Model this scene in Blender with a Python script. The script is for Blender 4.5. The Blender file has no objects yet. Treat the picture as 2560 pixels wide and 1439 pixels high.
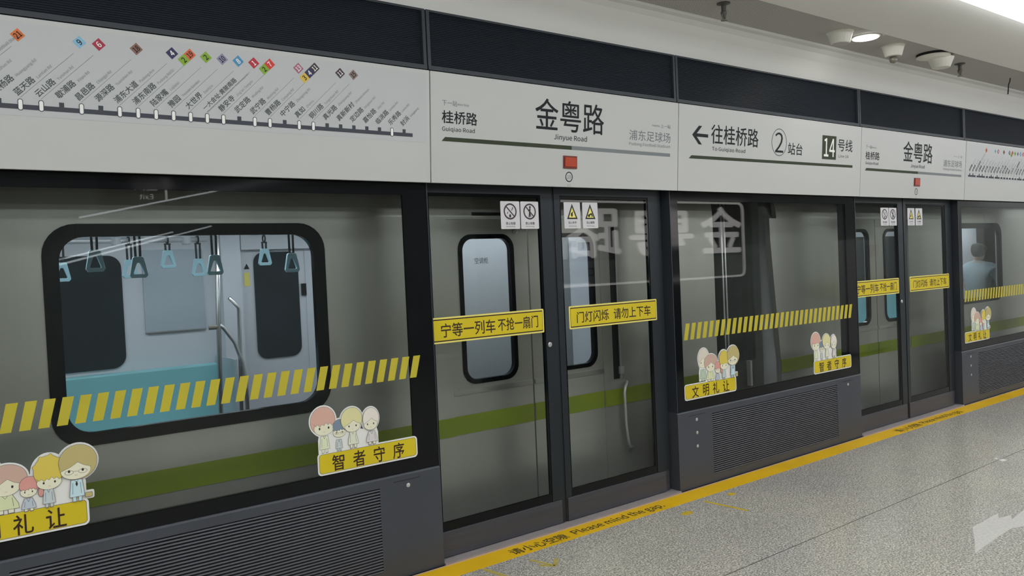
import bpy, math, random
from mathutils import Matrix, Vector
random.seed(7)
SC = bpy.context.scene
COL = SC.collection
SC.view_settings.view_transform = 'Standard'
SC.view_settings.look = 'None'
SC.view_settings.gamma = 1.0
SC.view_settings.use_curve_mapping = False
SC.view_settings.exposure = 0.0
SC.cycles.use_denoising = True
SC.cycles.max_bounces = 10
SC.cycles.transparent_max_bounces = 16
SC.cycles.sample_clamp_indirect = 4.0
SC.cycles.caustics_reflective = False
SC.cycles.caustics_refractive = False

# ------------------------------------------------------------------ camera
F_PX, YAW, PITCH, ROLL, CAM_D, CAM_H = 2000.0, 0.64748, -0.027526, -0.0438865, 3.94833, 1.71618
fw = Vector((math.sin(YAW) * math.cos(PITCH), math.cos(YAW) * math.cos(PITCH), math.sin(PITCH)))
rt = fw.cross(Vector((0, 0, 1))).normalized()
up0 = rt.cross(fw)
r2 = rt * math.cos(ROLL) + up0 * math.sin(ROLL)
u2 = -rt * math.sin(ROLL) + up0 * math.cos(ROLL)
cam_d = bpy.data.cameras.new('camera')
cam_d.sensor_width = 36.0
cam_d.lens = F_PX * 36.0 / 2560.0
cam = bpy.data.objects.new('camera', cam_d)
COL.objects.link(cam)
M4 = Matrix((r2, u2, -fw)).transposed().to_4x4()
M4.translation = (0, -CAM_D, CAM_H)
cam.matrix_world = M4
SC.camera = cam

# ------------------------------------------------------------------ world: dim spill from the rest of the station
w = bpy.data.worlds.new('world'); SC.world = w; w.use_nodes = True
w.node_tree.nodes['Background'].inputs[0].default_value = (0.80, 0.86, 0.84, 1)
w.node_tree.nodes['Background'].inputs[1].default_value = 0.30
TUBE_STRENGTH = 7.0
TRAIN_STRENGTH = 8.5
SPOT_STRENGTH = 20.0

# ------------------------------------------------------------------ materials
def lin(c):
    c /= 255.0
    return c / 12.92 if c <= 0.04045 else ((c + 0.055) / 1.055) ** 2.4
def D(r, g, b, k=0.60):
    """albedo of a surface that the station light shows as this 0-255 colour"""
    return tuple(min(0.92, lin(v) / k) for v in (r, g, b))
MATS = {}
def mat(name, col, rough=0.5, metal=0.0, var=0.0, vscale=6.0, spec=0.5, stretch=None, bump=0.0):
    m = bpy.data.materials.new(name); m.use_nodes = True
    nt = m.node_tree; b = nt.nodes['Principled BSDF']
    b.inputs['Roughness'].default_value = rough
    b.inputs['Metallic'].default_value = metal
    b.inputs['Specular IOR Level'].default_value = spec
    tc = nt.nodes.new('ShaderNodeTexCoord'); mp = nt.nodes.new('ShaderNodeMapping')
    if stretch: mp.inputs['Scale'].default_value = stretch
    nz = nt.nodes.new('ShaderNodeTexNoise'); nz.inputs['Scale'].default_value = vscale
    nz.inputs['Detail'].default_value = 4
    rp = nt.nodes.new('ShaderNodeValToRGB')
    k0, k1 = 1 - var, 1 + var
    rp.color_ramp.elements[0].position = 0.3; rp.color_ramp.elements[1].position = 0.7
    rp.color_ramp.elements[0].color = tuple(min(1, c * k0) for c in col) + (1,)
    rp.color_ramp.elements[1].color = tuple(min(1, c * k1) for c in col) + (1,)
    nt.links.new(tc.outputs['Object'], mp.inputs[0]); nt.links.new(mp.outputs[0], nz.inputs['Vector'])
    nt.links.new(nz.outputs['Fac'], rp.inputs[0]); nt.links.new(rp.outputs[0], b.inputs['Base Color'])
    if bump:
        bp = nt.nodes.new('ShaderNodeBump'); bp.inputs['Strength'].default_value = bump
        bp.inputs['Distance'].default_value = 0.01
        nt.links.new(nz.outputs['Fac'], bp.inputs['Height']); nt.links.new(bp.outputs[0], b.inputs['Normal'])
    MATS[name] = m
    return m
def emit(name, col, s):
    m = bpy.data.materials.new(name); m.use_nodes = True
    nt = m.node_tree; nt.nodes.clear()
    o = nt.nodes.new('ShaderNodeOutputMaterial'); e = nt.nodes.new('ShaderNodeEmission')
    e.inputs[0].default_value = tuple(col) + (1,); e.inputs[1].default_value = s
    nt.links.new(e.outputs[0], o.inputs[0]); MATS[name] = m
    return m
def glass(name, tint, refl=1.0):
    m = bpy.data.materials.new(name); m.use_nodes = True
    nt = m.node_tree; nt.nodes.clear()
    o = nt.nodes.new('ShaderNodeOutputMaterial'); mx = nt.nodes.new('ShaderNodeMixShader')
    t = nt.nodes.new('ShaderNodeBsdfTransparent'); t.inputs[0].default_value = tuple(tint) + (1,)
    g = nt.nodes.new('ShaderNodeBsdfGlossy'); g.inputs['Roughness'].default_value = 0.0
    lw = nt.nodes.new('ShaderNodeLayerWeight'); lw.inputs[0].default_value = 0.5
    p = nt.nodes.new('ShaderNodeMath'); p.operation = 'POWER'; p.inputs[1].default_value = 5
    q = nt.nodes.new('ShaderNodeMath'); q.operation = 'MULTIPLY_ADD'
    q.inputs[1].default_value = 0.96 * refl; q.inputs[2].default_value = 0.04 * refl
    nt.links.new(lw.outputs['Facing'], p.inputs[0]); nt.links.new(p.outputs[0], q.inputs[0])
    nt.links.new(q.outputs[0], mx.inputs[0]); nt.links.new(t.outputs[0], mx.inputs[1])
    nt.links.new(g.outputs[0], mx.inputs[2]); nt.links.new(mx.outputs[0], o.inputs[0])
    MATS[name] = m
    return m

mat('sign_white', D(155, 156, 154), 0.35, var=0.015, vscale=1.5)
mat('sheet_white', D(152, 154, 154), 0.4, var=0.01, vscale=2)
mat('ink', D(24, 28, 30), 0.6, spec=0.2)
mat('ink_soft', D(64, 68, 70), 0.6, spec=0.2)
mat('ink_grey', D(102, 106, 108), 0.6, spec=0.2)
mat('line_grey', D(58, 60, 67), 0.6, spec=0.2)
mat('olive_dark', D(46, 52, 38), 0.6, spec=0.2, var=0.05)
mat('lamp_red', D(142, 48, 18), 0.3, var=0.06, vscale=20)
mat('lamp_rim', D(92, 26, 18), 0.4)
mat('band_dark', D(26, 31, 37), 0.5, var=0.06, vscale=2, spec=0.15)
mat('band_frame', D(46, 50, 55), 0.45, var=0.05, spec=0.25)
mat('gap_black', (0.006, 0.006, 0.007), 0.7)
mat('frame_dark', D(42, 46, 53), 0.42, 0.2, var=0.05, vscale=3)
mat('frame_edge', D(76, 80, 88), 0.4, 0.3, var=0.04)
mat('base_grey', D(57, 60, 67), 0.45, 0.15, var=0.05, vscale=2.5)
mat('slat_grey', D(70, 72, 78), 0.42, 0.2, var=0.05, vscale=9)
mat('black_glass', (0.007, 0.008, 0.009), 0.08, spec=0.22, var=0.1)
mat('rubber', (0.016, 0.017, 0.018), 0.7)
mat('door_frame', D(32, 37, 41), 0.4, 0.1, var=0.05, spec=0.3)
mat('kick_grey', D(62, 64, 72), 0.38, 0.35, var=0.10, vscale=3, stretch=(0.4, 1, 22))
mat('steel', (0.60, 0.60, 0.58), 0.3, 0.9, var=0.05)
mat('sill_steel', D(132, 126, 126), 0.45, 0.15, var=0.05, vscale=12)
mat('edge_metal', D(186, 158, 136), 0.35, 0.2, var=0.05)
mat('screw', D(165, 165, 165), 0.3, 0.5, var=0.05)
mat('yellow', D(177, 159, 22), 0.45, var=0.05, vscale=3)
mat('yellow_pale', D(200, 184, 96), 0.45, var=0.05, vscale=3)
mat('stripe_yellow', D(158, 147, 40), 0.5, var=0.06, vscale=6)
mat('line_yellow', D(198, 156, 12), 0.45, var=0.07, vscale=3)
mat('mark_yellow', D(150, 136, 70), 0.6, var=0.12, vscale=30)
mat('patch_white', (0.66, 0.645, 0.615), 0.5, var=0.12, vscale=60)
mat('mark_gold', D(166, 142, 40), 0.6, var=0.2, vscale=30)
mat('sticker_brown', D(42, 24, 14), 0.5)
mat('decal_white', D(206, 204, 192), 0.45, var=0.01)
mat('sign_plate', D(172, 170, 172), 0.4, var=0.02)
mat('ring_ink', D(52, 40, 44), 0.5)
mat('tri_ink', D(28, 32, 22), 0.5)
mat('train_steel', (0.49, 0.495, 0.46), 0.34, 0.6, var=0.12, vscale=2.2, stretch=(1.0, 1.0, 0.12))
mat('train_olive', D(82, 95, 8, 0.42), 0.45, 0.0, var=0.06, vscale=3)
mat('train_black', (0.006, 0.008, 0.010), 0.14, spec=0.25, var=0.1)
mat('train_white', (0.66, 0.68, 0.71), 0.5, var=0.03, vscale=2)
mat('train_panel', (0.44, 0.50, 0.55), 0.35, var=0.04, vscale=3)
mat('train_dark_window', (0.010, 0.020, 0.026), 0.10, var=0.2, vscale=3, spec=0.3)
mat('rail_bright', (0.82, 0.84, 0.86), 0.25, 0.3, var=0.02)
mat('teal', (0.25, 0.57, 0.61), 0.4, var=0.08, vscale=2)
mat('teal_handle', (0.42, 0.70, 0.78), 0.35, var=0.05)
mat('strap_black', (0.018, 0.024, 0.03), 0.7, var=0.1)
mat('bellows', (0.11, 0.118, 0.115), 0.75, var=0.15, vscale=5)
mat('dark_void', (0.012, 0.013, 0.014), 0.9, var=0.2)
mat('ceiling_white', (0.90, 0.90, 0.86), 0.6, var=0.01, vscale=0.8)
mat('bulkhead_white', (0.80, 0.81, 0.79), 0.30, var=0.01, vscale=0.8)
mat('speaker_white', D(158, 157, 150, 0.40), 0.45, var=0.02)
mat('metal_grey', D(110, 108, 100), 0.4, 0.4, var=0.05)
mat('dull_metal', (0.12, 0.115, 0.105), 0.5, 0.4, var=0.1)
mat('wall_grey', (0.42, 0.43, 0.42), 0.5, var=0.06, vscale=0.7)
mat('pillar_brown', (0.030, 0.020, 0.020), 0.35, var=0.1)
mat('board_white', (0.78, 0.79, 0.78), 0.4, var=0.02)
mat('board_grey', (0.40, 0.39, 0.37), 0.4, var=0.04)
mat('red_box', (0.45, 0.03, 0.05), 0.4, var=0.05)
mat('skin', (0.50, 0.34, 0.26), 0.55, var=0.04)
mat('hair', (0.018, 0.016, 0.016), 0.5, var=0.2, vscale=40, stretch=(1, 1, 0.1))
mat('shirt', (0.36, 0.46, 0.50), 0.7, var=0.06, vscale=8)
mat('trousers', (0.05, 0.06, 0.08), 0.8, var=0.1)
emit('tube_light', (0.95, 0.975, 1.0), TUBE_STRENGTH)
emit('spot_light', (1.0, 0.97, 0.90), SPOT_STRENGTH)
emit('train_light', (0.90, 0.95, 1.0), TRAIN_STRENGTH)
emit('led_glow', (0.9, 0.95, 1.0), 5.0)
emit('sign_glow', (0.92, 0.88, 0.86), 4.2)
glass('screen_glass', (0.90, 0.915, 0.905), 0.55)
glass('train_glass', (0.85, 0.87, 0.885), 0.8)

def floor_material():
    m = bpy.data.materials.new('terrazzo'); m.use_nodes = True
    nt = m.node_tree; b = nt.nodes['Principled BSDF']; L = nt.links
    tc = nt.nodes.new('ShaderNodeTexCoord')
    vo = nt.nodes.new('ShaderNodeTexVoronoi'); vo.inputs['Scale'].default_value = 120
    n1 = nt.nodes.new('ShaderNodeTexNoise'); n1.inputs['Scale'].default_value = 105; n1.inputs['Detail'].default_value = 5
    n1.inputs['Roughness'].default_value = 0.65
    n2 = nt.nodes.new('ShaderNodeTexNoise'); n2.inputs['Scale'].default_value = 0.9; n2.inputs['Detail'].default_value = 3
    for n in (vo, n1, n2): L.new(tc.outputs['Object'], n.inputs['Vector'])
    r1 = nt.nodes.new('ShaderNodeValToRGB'); e = r1.color_ramp.elements
    e[0].position = 0.36; e[0].color = (0.185, 0.175, 0.168, 1)
    e[1].position = 0.63; e[1].color = (0.87, 0.84, 0.81, 1)
    x = r1.color_ramp.elements.new(0.50); x.color = (0.53, 0.51, 0.485, 1)
    L.new(n1.outputs['Fac'], r1.inputs[0])
    sep = nt.nodes.new('ShaderNodeSeparateColor'); L.new(vo.outputs['Color'], sep.inputs[0])
    r2_ = nt.nodes.new('ShaderNodeValToRGB'); e = r2_.color_ramp.elements
    e[0].position = 0.0; e[0].color = (0.62, 0.62, 0.60, 1); e[1].position = 1.0; e[1].color = (1.16, 1.15, 1.10, 1)
    L.new(sep.outputs[0], r2_.inputs[0])
    mu = nt.nodes.new('ShaderNodeMix'); mu.data_type = 'RGBA'; mu.blend_type = 'MULTIPLY'; mu.inputs[0].default_value = 1
    L.new(r1.outputs[0], mu.inputs[6]); L.new(r2_.outputs[0], mu.inputs[7])
    r3 = nt.nodes.new('ShaderNodeValToRGB'); e = r3.color_ramp.elements
    e[0].position = 0.3; e[0].color = (0.90, 0.90, 0.91, 1); e[1].position = 0.7; e[1].color = (1.06, 1.06, 1.0, 1)
    L.new(n2.outputs['Fac'], r3.inputs[0])
    m2 = nt.nodes.new('ShaderNodeMix'); m2.data_type = 'RGBA'; m2.blend_type = 'MULTIPLY'; m2.inputs[0].default_value = 1
    L.new(mu.outputs[2], m2.inputs[6]); L.new(r3.outputs[0], m2.inputs[7])
    # slab joints: thin dark grout lines every 1.19 m across the platform
    sp = nt.nodes.new('ShaderNodeSeparateXYZ'); L.new(tc.outputs['Object'], sp.inputs[0])
    ad = nt.nodes.new('ShaderNodeMath'); ad.operation = 'PINGPONG'; ad.inputs[1].default_value = 0.5975
    L.new(sp.outputs[1], ad.inputs[0])
    gt = nt.nodes.new('ShaderNodeMath'); gt.operation = 'GREATER_THAN'; gt.inputs[1].default_value = 0.5975 - 0.0028
    of = nt.nodes.new('ShaderNodeMath'); of.operation = 'ADD'; of.inputs[1].default_value = 0.5975
    L.new(sp.outputs[1], of.inputs[0]); L.new(of.outputs[0], ad.inputs[0]); L.new(ad.outputs[0], gt.inputs[0])
    m3 = nt.nodes.new('ShaderNodeMix'); m3.data_type = 'RGBA'; m3.inputs[7].default_value = (0.03, 0.028, 0.026, 1)
    L.new(gt.outputs[0], m3.inputs[0]); L.new(m2.outputs[2], m3.inputs[6])
    L.new(m3.outputs[2], b.inputs['Base Color'])
    b.inputs['Roughness'].default_value = 0.22; b.inputs['Specular IOR Level'].default_value = 0.45
    MATS['terrazzo'] = m
floor_material()

def perforated_material():
    m = bpy.data.materials.new('perforated'); m.use_nodes = True
    nt = m.node_tree; b = nt.nodes['Principled BSDF']; L = nt.links
    tc = nt.nodes.new('ShaderNodeTexCoord'); v = nt.nodes.new('ShaderNodeTexVoronoi')
    v.inputs['Scale'].default_value = 60; v.inputs['Randomness'].default_value = 0.0
    L.new(tc.outputs['Object'], v.inputs['Vector'])
    r = nt.nodes.new('ShaderNodeValToRGB'); e = r.color_ramp.elements
    e[0].position = 0.20; e[0].color = (0.16, 0.155, 0.145, 1); e[1].position = 0.30; e[1].color = (0.56, 0.55, 0.52) + (1,)
    L.new(v.outputs['Distance'], r.inputs[0]); L.new(r.outputs[0], b.inputs['Base Color'])
    b.inputs['Roughness'].default_value = 0.5
    MATS['perforated'] = m
perforated_material()

# ------------------------------------------------------------------ geometry helpers
class Basis:
    def __init__(s, o, x, y):
        s.o, s.x, s.y = Vector(o), Vector(x).normalized(), Vector(y).normalized()
        s.n = s.x.cross(s.y)
    def P(s, u, v, w=0.0): return s.o + s.x * u + s.y * v + s.n * w
def FRONT(Y): return Basis((0, Y, 0), (1, 0, 0), (0, 0, 1))
FLOOR = Basis((0, 0, 0), (1, 0, 0), (0, 1, 0))
FASCIA = Basis((0, -0.05, 2.208), (1, 0, 0), (0, -0.042, 0.624))

def ellipse(cx, cy, rx, ry, n=28, a0=0.0, a1=2 * math.pi):
    full = abs(a1 - a0 - 2 * math.pi) < 1e-6
    k = n if full else n + 1
    return [(cx + rx * math.cos(a0 + (a1 - a0) * i / n), cy + ry * math.sin(a0 + (a1 - a0) * i / n)) for i in range(k)]
def rrect(x0, x1, y0, y1, r, n=6):
    pts = []
    for cx, cy, a in ((x1 - r, y0 + r, -90), (x1 - r, y1 - r, 0), (x0 + r, y1 - r, 90), (x0 + r, y0 + r, 180)):
        for i in range(n + 1):
            t = math.radians(a + 90 * i / n); pts.append((cx + r * math.cos(t), cy + r * math.sin(t)))
    return pts
_tc = {}
try:
    SANS = bpy.data.fonts.load(bpy.utils.system_resource('DATAFILES', path='fonts') + '/Noto Sans CJK Regular.woff2')   # Blender's own interface font
except Exception:
    SANS = None
def text_mesh(body, res=3):
    key = body
    if key not in _tc:
        c = bpy.data.curves.new('tmp', 'FONT'); c.body = body; c.size = 1; c.resolution_u = res
        latin = body.isascii() and SANS is not None
        if latin: c.font = SANS
        o = bpy.data.objects.new('tmp', c); COL.objects.link(o)
        m = bpy.data.meshes.new_from_object(o.evaluated_get(bpy.context.evaluated_depsgraph_get()))
        vs = [(v.co.x, v.co.y) for v in m.vertices]; fs = [tuple(p.vertices) for p in m.polygons]
        bpy.data.objects.remove(o); bpy.data.curves.remove(c); bpy.data.meshes.remove(m)
        if latin:      # same cap height as the default font
            if body != 'H':
                h = text_mesh('H'); k = 0.70 / (h[5] - h[4])
                vs = [(x * k, y * k) for x, y in vs]
        xs = [v[0] for v in vs]; ys = [v[1] for v in vs]
        _tc[key] = (vs, fs, min(xs), max(xs), min(ys), max(ys))
    return _tc[key]

def print_line(parent, body, fit, m, off=0.0, w=0.0008, name='lettering', label=None):
    return MB().text(FASCIA, body, w, fit=fit, off=off).build(name, m, parent, label)
class MB:
    def __init__(s): s.v = []; s.f = []; s.m = []
    def add(s, vs, fs, mi=0):
        k = len(s.v); s.v += [tuple(v) for v in vs]
        s.f += [tuple(i + k for i in f) for f in fs]; s.m += [mi] * len(fs)
    def box(s, x0, x1, y0, y1, z0, z1, mi=0):
        vs = [(x, y, z) for x in (x0, x1) for y in (y0, y1) for z in (z0, z1)]
        s.add(vs, [(0, 1, 3, 2), (4, 6, 7, 5), (0, 4, 5, 1), (2, 3, 7, 6), (0, 2, 6, 4), (1, 5, 7, 3)], mi); return s
    def bbox(s, B, u0, u1, v0, v1, w0, w1, mi=0):
        vs = [B.P(u, v, w) for u in (u0, u1) for v in (v0, v1) for w in (w0, w1)]
        s.add(vs, [(0, 1, 3, 2), (4, 6, 7, 5), (0, 4, 5, 1), (2, 3, 7, 6), (0, 2, 6, 4), (1, 5, 7, 3)], mi); return s
    def prism(s, B, pts, w0, w1, mi=0):
        n = len(pts)
        vs = [B.P(u, v, w0) for u, v in pts] + [B.P(u, v, w1) for u, v in pts]
        fs = [tuple(range(n, 2 * n)), tuple(reversed(range(n)))] + [(i, (i + 1) % n, n + (i + 1) % n, n + i) for i in range(n)]
        s.add(vs, fs, mi); return s
    def ring(s, B, outer, inner, w0, w1, mi=0):
        n = len(outer)
        vs = [B.P(u, v, w1) for u, v in outer] + [B.P(u, v, w1) for u, v in inner] + [B.P(u, v, w0) for u, v in outer] + [B.P(u, v, w0) for u, v in inner]
        fs = []
        for i in range(n):
            j = (i + 1) % n
            fs += [(i, j, n + j, n + i), (2 * n + j, 2 * n + i, 3 * n + i, 3 * n + j), (i, 2 * n + i, 2 * n + j, j), (n + i, n + j, 3 * n + j, 3 * n + i)]
        s.add(vs, fs, mi); return s
    def flat(s, B, pts, w, mi=0):
        s.add([B.P(u, v, w) for u, v in pts], [tuple(range(len(pts)))], mi); return s
    def stroke(s, B, pts, th, w, mi=0):
        for (a, b), (c, d) in zip(pts, pts[1:]):
            l = math.hypot(c - a, d - b)
            if l < 1e-9: continue
            nx, ny = -(d - b) / l * th / 2, (c - a) / l * th / 2
            s.flat(B, [(a - nx, b - ny), (c - nx, d - ny), (c + nx, d + ny), (a + nx, b + ny)], w, mi)
        return s
    def arc_ring(s, B, cx, cy, rx, ry, th, w, mi=0, n=32):
        o = ellipse(cx, cy, rx, ry, n); i = ellipse(cx, cy, rx - th, ry - th, n)
        vs = [B.P(u, v, w) for u, v in o + i]
        s.add(vs, [(k, (k + 1) % n, n + (k + 1) % n, n + k) for k in range(n)], mi); return s
    def text(s, B, body, w, fit=None, at=None, size=None, ang=0.0, align='l', mi=0, off=0.0, sx=1.0):
        vs, fs, x0, x1, y0, y1 = text_mesh(body)
        # a heavier weight is printed as the same glyphs nudged a little each way
        for q, (ox, oy) in enumerate([(0, 0)] if off <= 0 else [(0, 0), (off, 0), (-off, 0), (0, off), (0, -off)]):
            wq = w + q * 0.000015
            if fit:
                a, b, c, d = fit; kx = (b - a) / (x1 - x0 + 2 * off); ky = (d - c) / (y1 - y0 + 2 * off)
                P = [B.P(a + (x + ox - x0 + off) * kx, c + (y + oy - y0 + off) * ky, wq) for x, y in vs]
            else:
                ca, sa = math.cos(ang), math.sin(ang)
                ax = {'l': x0, 'c': (x0 + x1) / 2, 'r': x1}[align]; ay = (y0 + y1) / 2 if align == 'c' else 0.0
                P = []
                for x, y in vs:
                    X, Y = (x + ox - ax) * size * sx, (y + oy - ay) * size
                    P.append(B.P(at[0] + X * ca - Y * sa, at[1] + X * sa + Y * ca, wq))
            s.add(P, fs, mi)
        return s
    def tube(s, pts, r, n=10, mi=0, close=False):
        pts = [Vector(p) for p in pts]; k = len(pts); base = len(s.v); rs = r if isinstance(r, (list, tuple)) else [r] * k
        nrm = None; vs = []
        for i, p in enumerate(pts):
            a = pts[i - 1] if (i > 0 or close) else p; b = pts[(i + 1) % k] if (i < k - 1 or close) else p
            t = (b - a).normalized()
            if nrm is None: nrm = t.orthogonal().normalized()
            nrm = (nrm - t * nrm.dot(t)).normalized(); bi = t.cross(nrm)
            for j in range(n):
                q = 2 * math.pi * j / n; vs.append(p + (nrm * math.cos(q) + bi * math.sin(q)) * rs[i])
        fs = []
        for i in range(k if close else k - 1):
            i2 = (i + 1) % k
            for j in range(n):
                j2 = (j + 1) % n; fs.append((i * n + j, i * n + j2, i2 * n + j2, i2 * n + j))
        if not close: fs += [tuple(reversed(range(n))), tuple((k - 1) * n + j for j in range(n))]
        s.add(vs, fs, mi); return s
    def lathe(s, c, prof, n=24, mi=0, axis='z'):
        vs = []; k = len(prof)
        for r, h in prof:
            for j in range(n):
                q = 2 * math.pi * j / n; a, b = r * math.cos(q), r * math.sin(q)
                if axis == 'z': vs.append((c[0] + a, c[1] + b, c[2] + h))
                else: vs.append((c[0] + a, c[1] - h, c[2] + b))
        fs = [(i * n + j, i * n + (j + 1) % n, (i + 1) * n + (j + 1) % n, (i + 1) * n + j) for i in range(k - 1) for j in range(n)]
        fs += [tuple(reversed(range(n))), tuple((k - 1) * n + j for j in range(n))]
        s.add(vs, fs, mi); return s
    def build(s, name, mats, parent=None, label=None, bevel=0.0, smooth=False):
        if isinstance(mats, str): mats = [mats]
        me = bpy.data.meshes.new(name)
        o3 = Vector((0, 0, 0)); q = parent
        while q is not None: o3 = o3 + q.location; q = q.parent
        me.from_pydata([tuple(Vector(v) - o3) for v in s.v], [], s.f)
        for m in mats: me.materials.append(MATS[m])
        for p, mi in zip(me.polygons, s.m): p.material_index = mi; p.use_smooth = smooth
        me.update()
        o = bpy.data.objects.new(name, me); COL.objects.link(o)
        if parent is not None: o.parent = parent
        if label: o['label'] = label
        if bevel:
            b = o.modifiers.new('bevel', 'BEVEL'); b.width = bevel; b.segments = 2; b.limit_method = 'ANGLE'
        return o

def thing(name, label, cat, loc, group=None):
    o = bpy.data.objects.new(name, None); COL.objects.link(o)
    o.location = loc; o['label'] = label; o['category'] = cat; o.empty_display_size = 0.1
    if group: o['group'] = group
    return o
def tag(o, label, cat, group=None):
    o['label'] = label; o['category'] = cat
    if group: o['group'] = group
    return o
def struct(mb, name, m, bevel=0.0):
    o = mb.build(name, m, bevel=bevel); o['kind'] = 'structure'; return o
def kids(o): return [c for c in bpy.data.objects if c.parent == o]
def copy_tree(o, parent=None):
    ch = kids(o); c = o.copy(); COL.objects.link(c); c.parent = parent
    for k in ch: copy_tree(k, c)
    return c
def dup(o, dx, label, group=None):
    c = copy_tree(o); c.location.x += dx; c['label'] = label
    if group: c['group'] = group
    return c

MOD = 4.56
XA, XB = -0.105, 2.407         # fixed panel
DA, DB = 2.407, 4.455          # door opening
X0, X1 = -3.2, 16.0            # extent of what is built along the platform

# ------------------------------------------------------------------ setting
struct(MB().box(-6, 26, -9.0, -0.016, -0.25, 0.0), 'floor', 'terrazzo')
struct(MB().box(-6, 26, -0.016, 0.20, -0.25, -0.004), 'trim_1', 'gap_black')
struct(MB().box(-6, 26, -0.0285, -0.0165, -0.004, 0.002), 'trim_2', 'edge_metal')
# ceiling: main white soffit with a slot for the light line, then the recessed perforated strip and the sloping bulkhead
cl = MB()
cl.box(-6, 26, -9.0, -0.77, 3.372, 3.50)
struct(cl, 'ceiling', 'ceiling_white', 0.004)
struct(MB().box(-6, 26, -0.77, -0.30, 3.40, 3.46), 'trim_3', 'perforated')
YZ = Basis((0, 0, 0), (0, 1, 0), (0, 0, 1))
bulk = [(-0.066, 3.178), (-0.066, 3.46), (-0.305, 3.46), (-0.305, 3.392), (-0.295, 3.386), (-0.26, 3.378), (-0.22, 3.355), (-0.17, 3.305), (-0.12, 3.245), (-0.085, 3.20)]
struct(MB().prism(YZ, bulk[::-1], -6, 26), 'trim_4', 'bulkhead_white')
struct(MB().box(-6, 26, 0.005, 0.26, 2.26, 3.46).box(-6, 26, -0.04, 0.005, 2.30, 3.17), 'header_light_block', 'gap_black')  # unseen black header behind the signs, added to block light to the track
# tunnel behind the train, far side of the platform
struct(MB().box(-6, 26, 4.3, 4.5, -1.2, 4.6), 'wall_back', 'dark_void')
struct(MB().box(-6, 26, 0.20, 4.3, -1.35, -1.2), 'trim_6', 'dark_void')
struct(MB().box(-6, 26, 0.20, 4.3, 4.4, 4.6), 'trim_7', 'dark_void')
struct(MB().box(-6, 26, -9.2, -9.0, 0, 3.5), 'wall_front', 'wall_grey')
struct(MB().box(6.4, 11.2, -5.2, -4.18, 0, 3.372), 'wall_pillar', 'pillar_brown', 0.03)

# yellow line with lettering at each door
ln = MB().bbox(FLOOR, X0, X1, -0.196, -0.030, 0.0, 0.0012).build('yellow_safety_line', 'line_yellow')
tag(ln, 'long yellow warning line painted on the platform edge along the screen doors', 'floor line')
for k in (0, 1):
    o = MOD * k
    MB().text(FLOOR, '请小心空隙', 0.0018, fit=(2.80 + o, 3.24 + o, -0.165, -0.072), off=0.012).build('lettering', 'olive_dark', ln)
    MB().text(FLOOR, 'Please mind the gap.', 0.0018, fit=(3.30 + o, 4.13 + o, -0.172, -0.070), off=0.012).build('lettering', 'olive_dark', ln)

def FLP(x, y):
    """floor point seen at a pixel of the photograph"""
    d = fw + r2 * ((x - 1280.0) / F_PX) + u2 * ((719.5 - y) / F_PX); k = -CAM_H / d.z
    return (round(k * d.x, 3), round(-CAM_D + k * d.y, 3))
# faded floor markings in front of the doors
def mark(name, label, pts_list, m):
    b = MB()
    for pts in pts_list: b.prism(FLOOR, pts, 0.0, 0.0012)
    return tag(b.build(name, m), label, 'floor marking')
def bar(a, b, w):
    l = math.hypot(b[0] - a[0], b[1] - a[1]); nx, ny = -(b[1] - a[1]) / l * w / 2, (b[0] - a[0]) / l * w / 2
    return [(a[0] - nx, a[1] - ny), (b[0] - nx, b[1] - ny), (b[0] + nx, b[1] + ny), (a[0] + nx, a[1] + ny)]
mark('floor_arrow', 'pale yellow arrow worn into the floor in front of the nearer screen doors',
     [bar((2.815, -0.285), (2.858, -0.43), 0.022), bar((2.80, -0.385), (2.862, -0.455), 0.024), bar((2.862, -0.455), (2.94, -0.375), 0.024)], 'mark_yellow')
mark('floor_bar', 'faint pale bar on the floor beside the worn arrow, at the bottom edge', [bar((2.534, -0.205), (2.585, -0.50), 0.028)], 'mark_yellow')
mark('floor_bar', 'thin faded yellow bar on the floor between two yellow spots', [bar((4.405, -0.26), (4.44, -0.60), 0.026)], 'mark_gold')
mark('floor_spot', 'yellow worn spot on the floor, the one farther from the yellow line', [ellipse(4.115, -0.352, 0.052, 0.030, 14)], 'mark_gold')
mark('floor_spot', 'small yellow worn spot on the floor close to the yellow line', [ellipse(4.675, -0.285, 0.040, 0.026, 14)], 'mark_gold')

mark('floor_patch', 'pale patch on the floor at the lower right edge',  # pale irregular patch laid flat on the floor
     [[FLP(2300 + a / 7.23, 1240 + b / 7.23) for a, b in ((990, 830), (950, 560), (1410, 310), (1425, 400), (1640, 340), (1665, 415), (1880, 250), (1990, 215), (2100, 330), (1880, 540), (1660, 580), (1540, 650), (1330, 790), (1000, 1030))][::-1]], 'patch_white')
for q, (x, y, lb) in enumerate(((2490, 1146, 'tiny white scrap on the floor joint at the right, the smaller of two'), (2506, 1150, 'small white scrap of paper on the floor joint near the right edge'))):
    c = FLP(x, y); r = 0.018 + 0.016 * q
    tag(MB().prism(FLOOR, [(c[0] - r, c[1] - r * .5), (c[0] + r * .8, c[1] - r * .7), (c[0] + r, c[1] + r * .5), (c[0] - r * .6, c[1] + r * .6)], 0.0, 0.003).build('paper_scrap', 'decal_white'), lb, 'litter')

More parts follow.
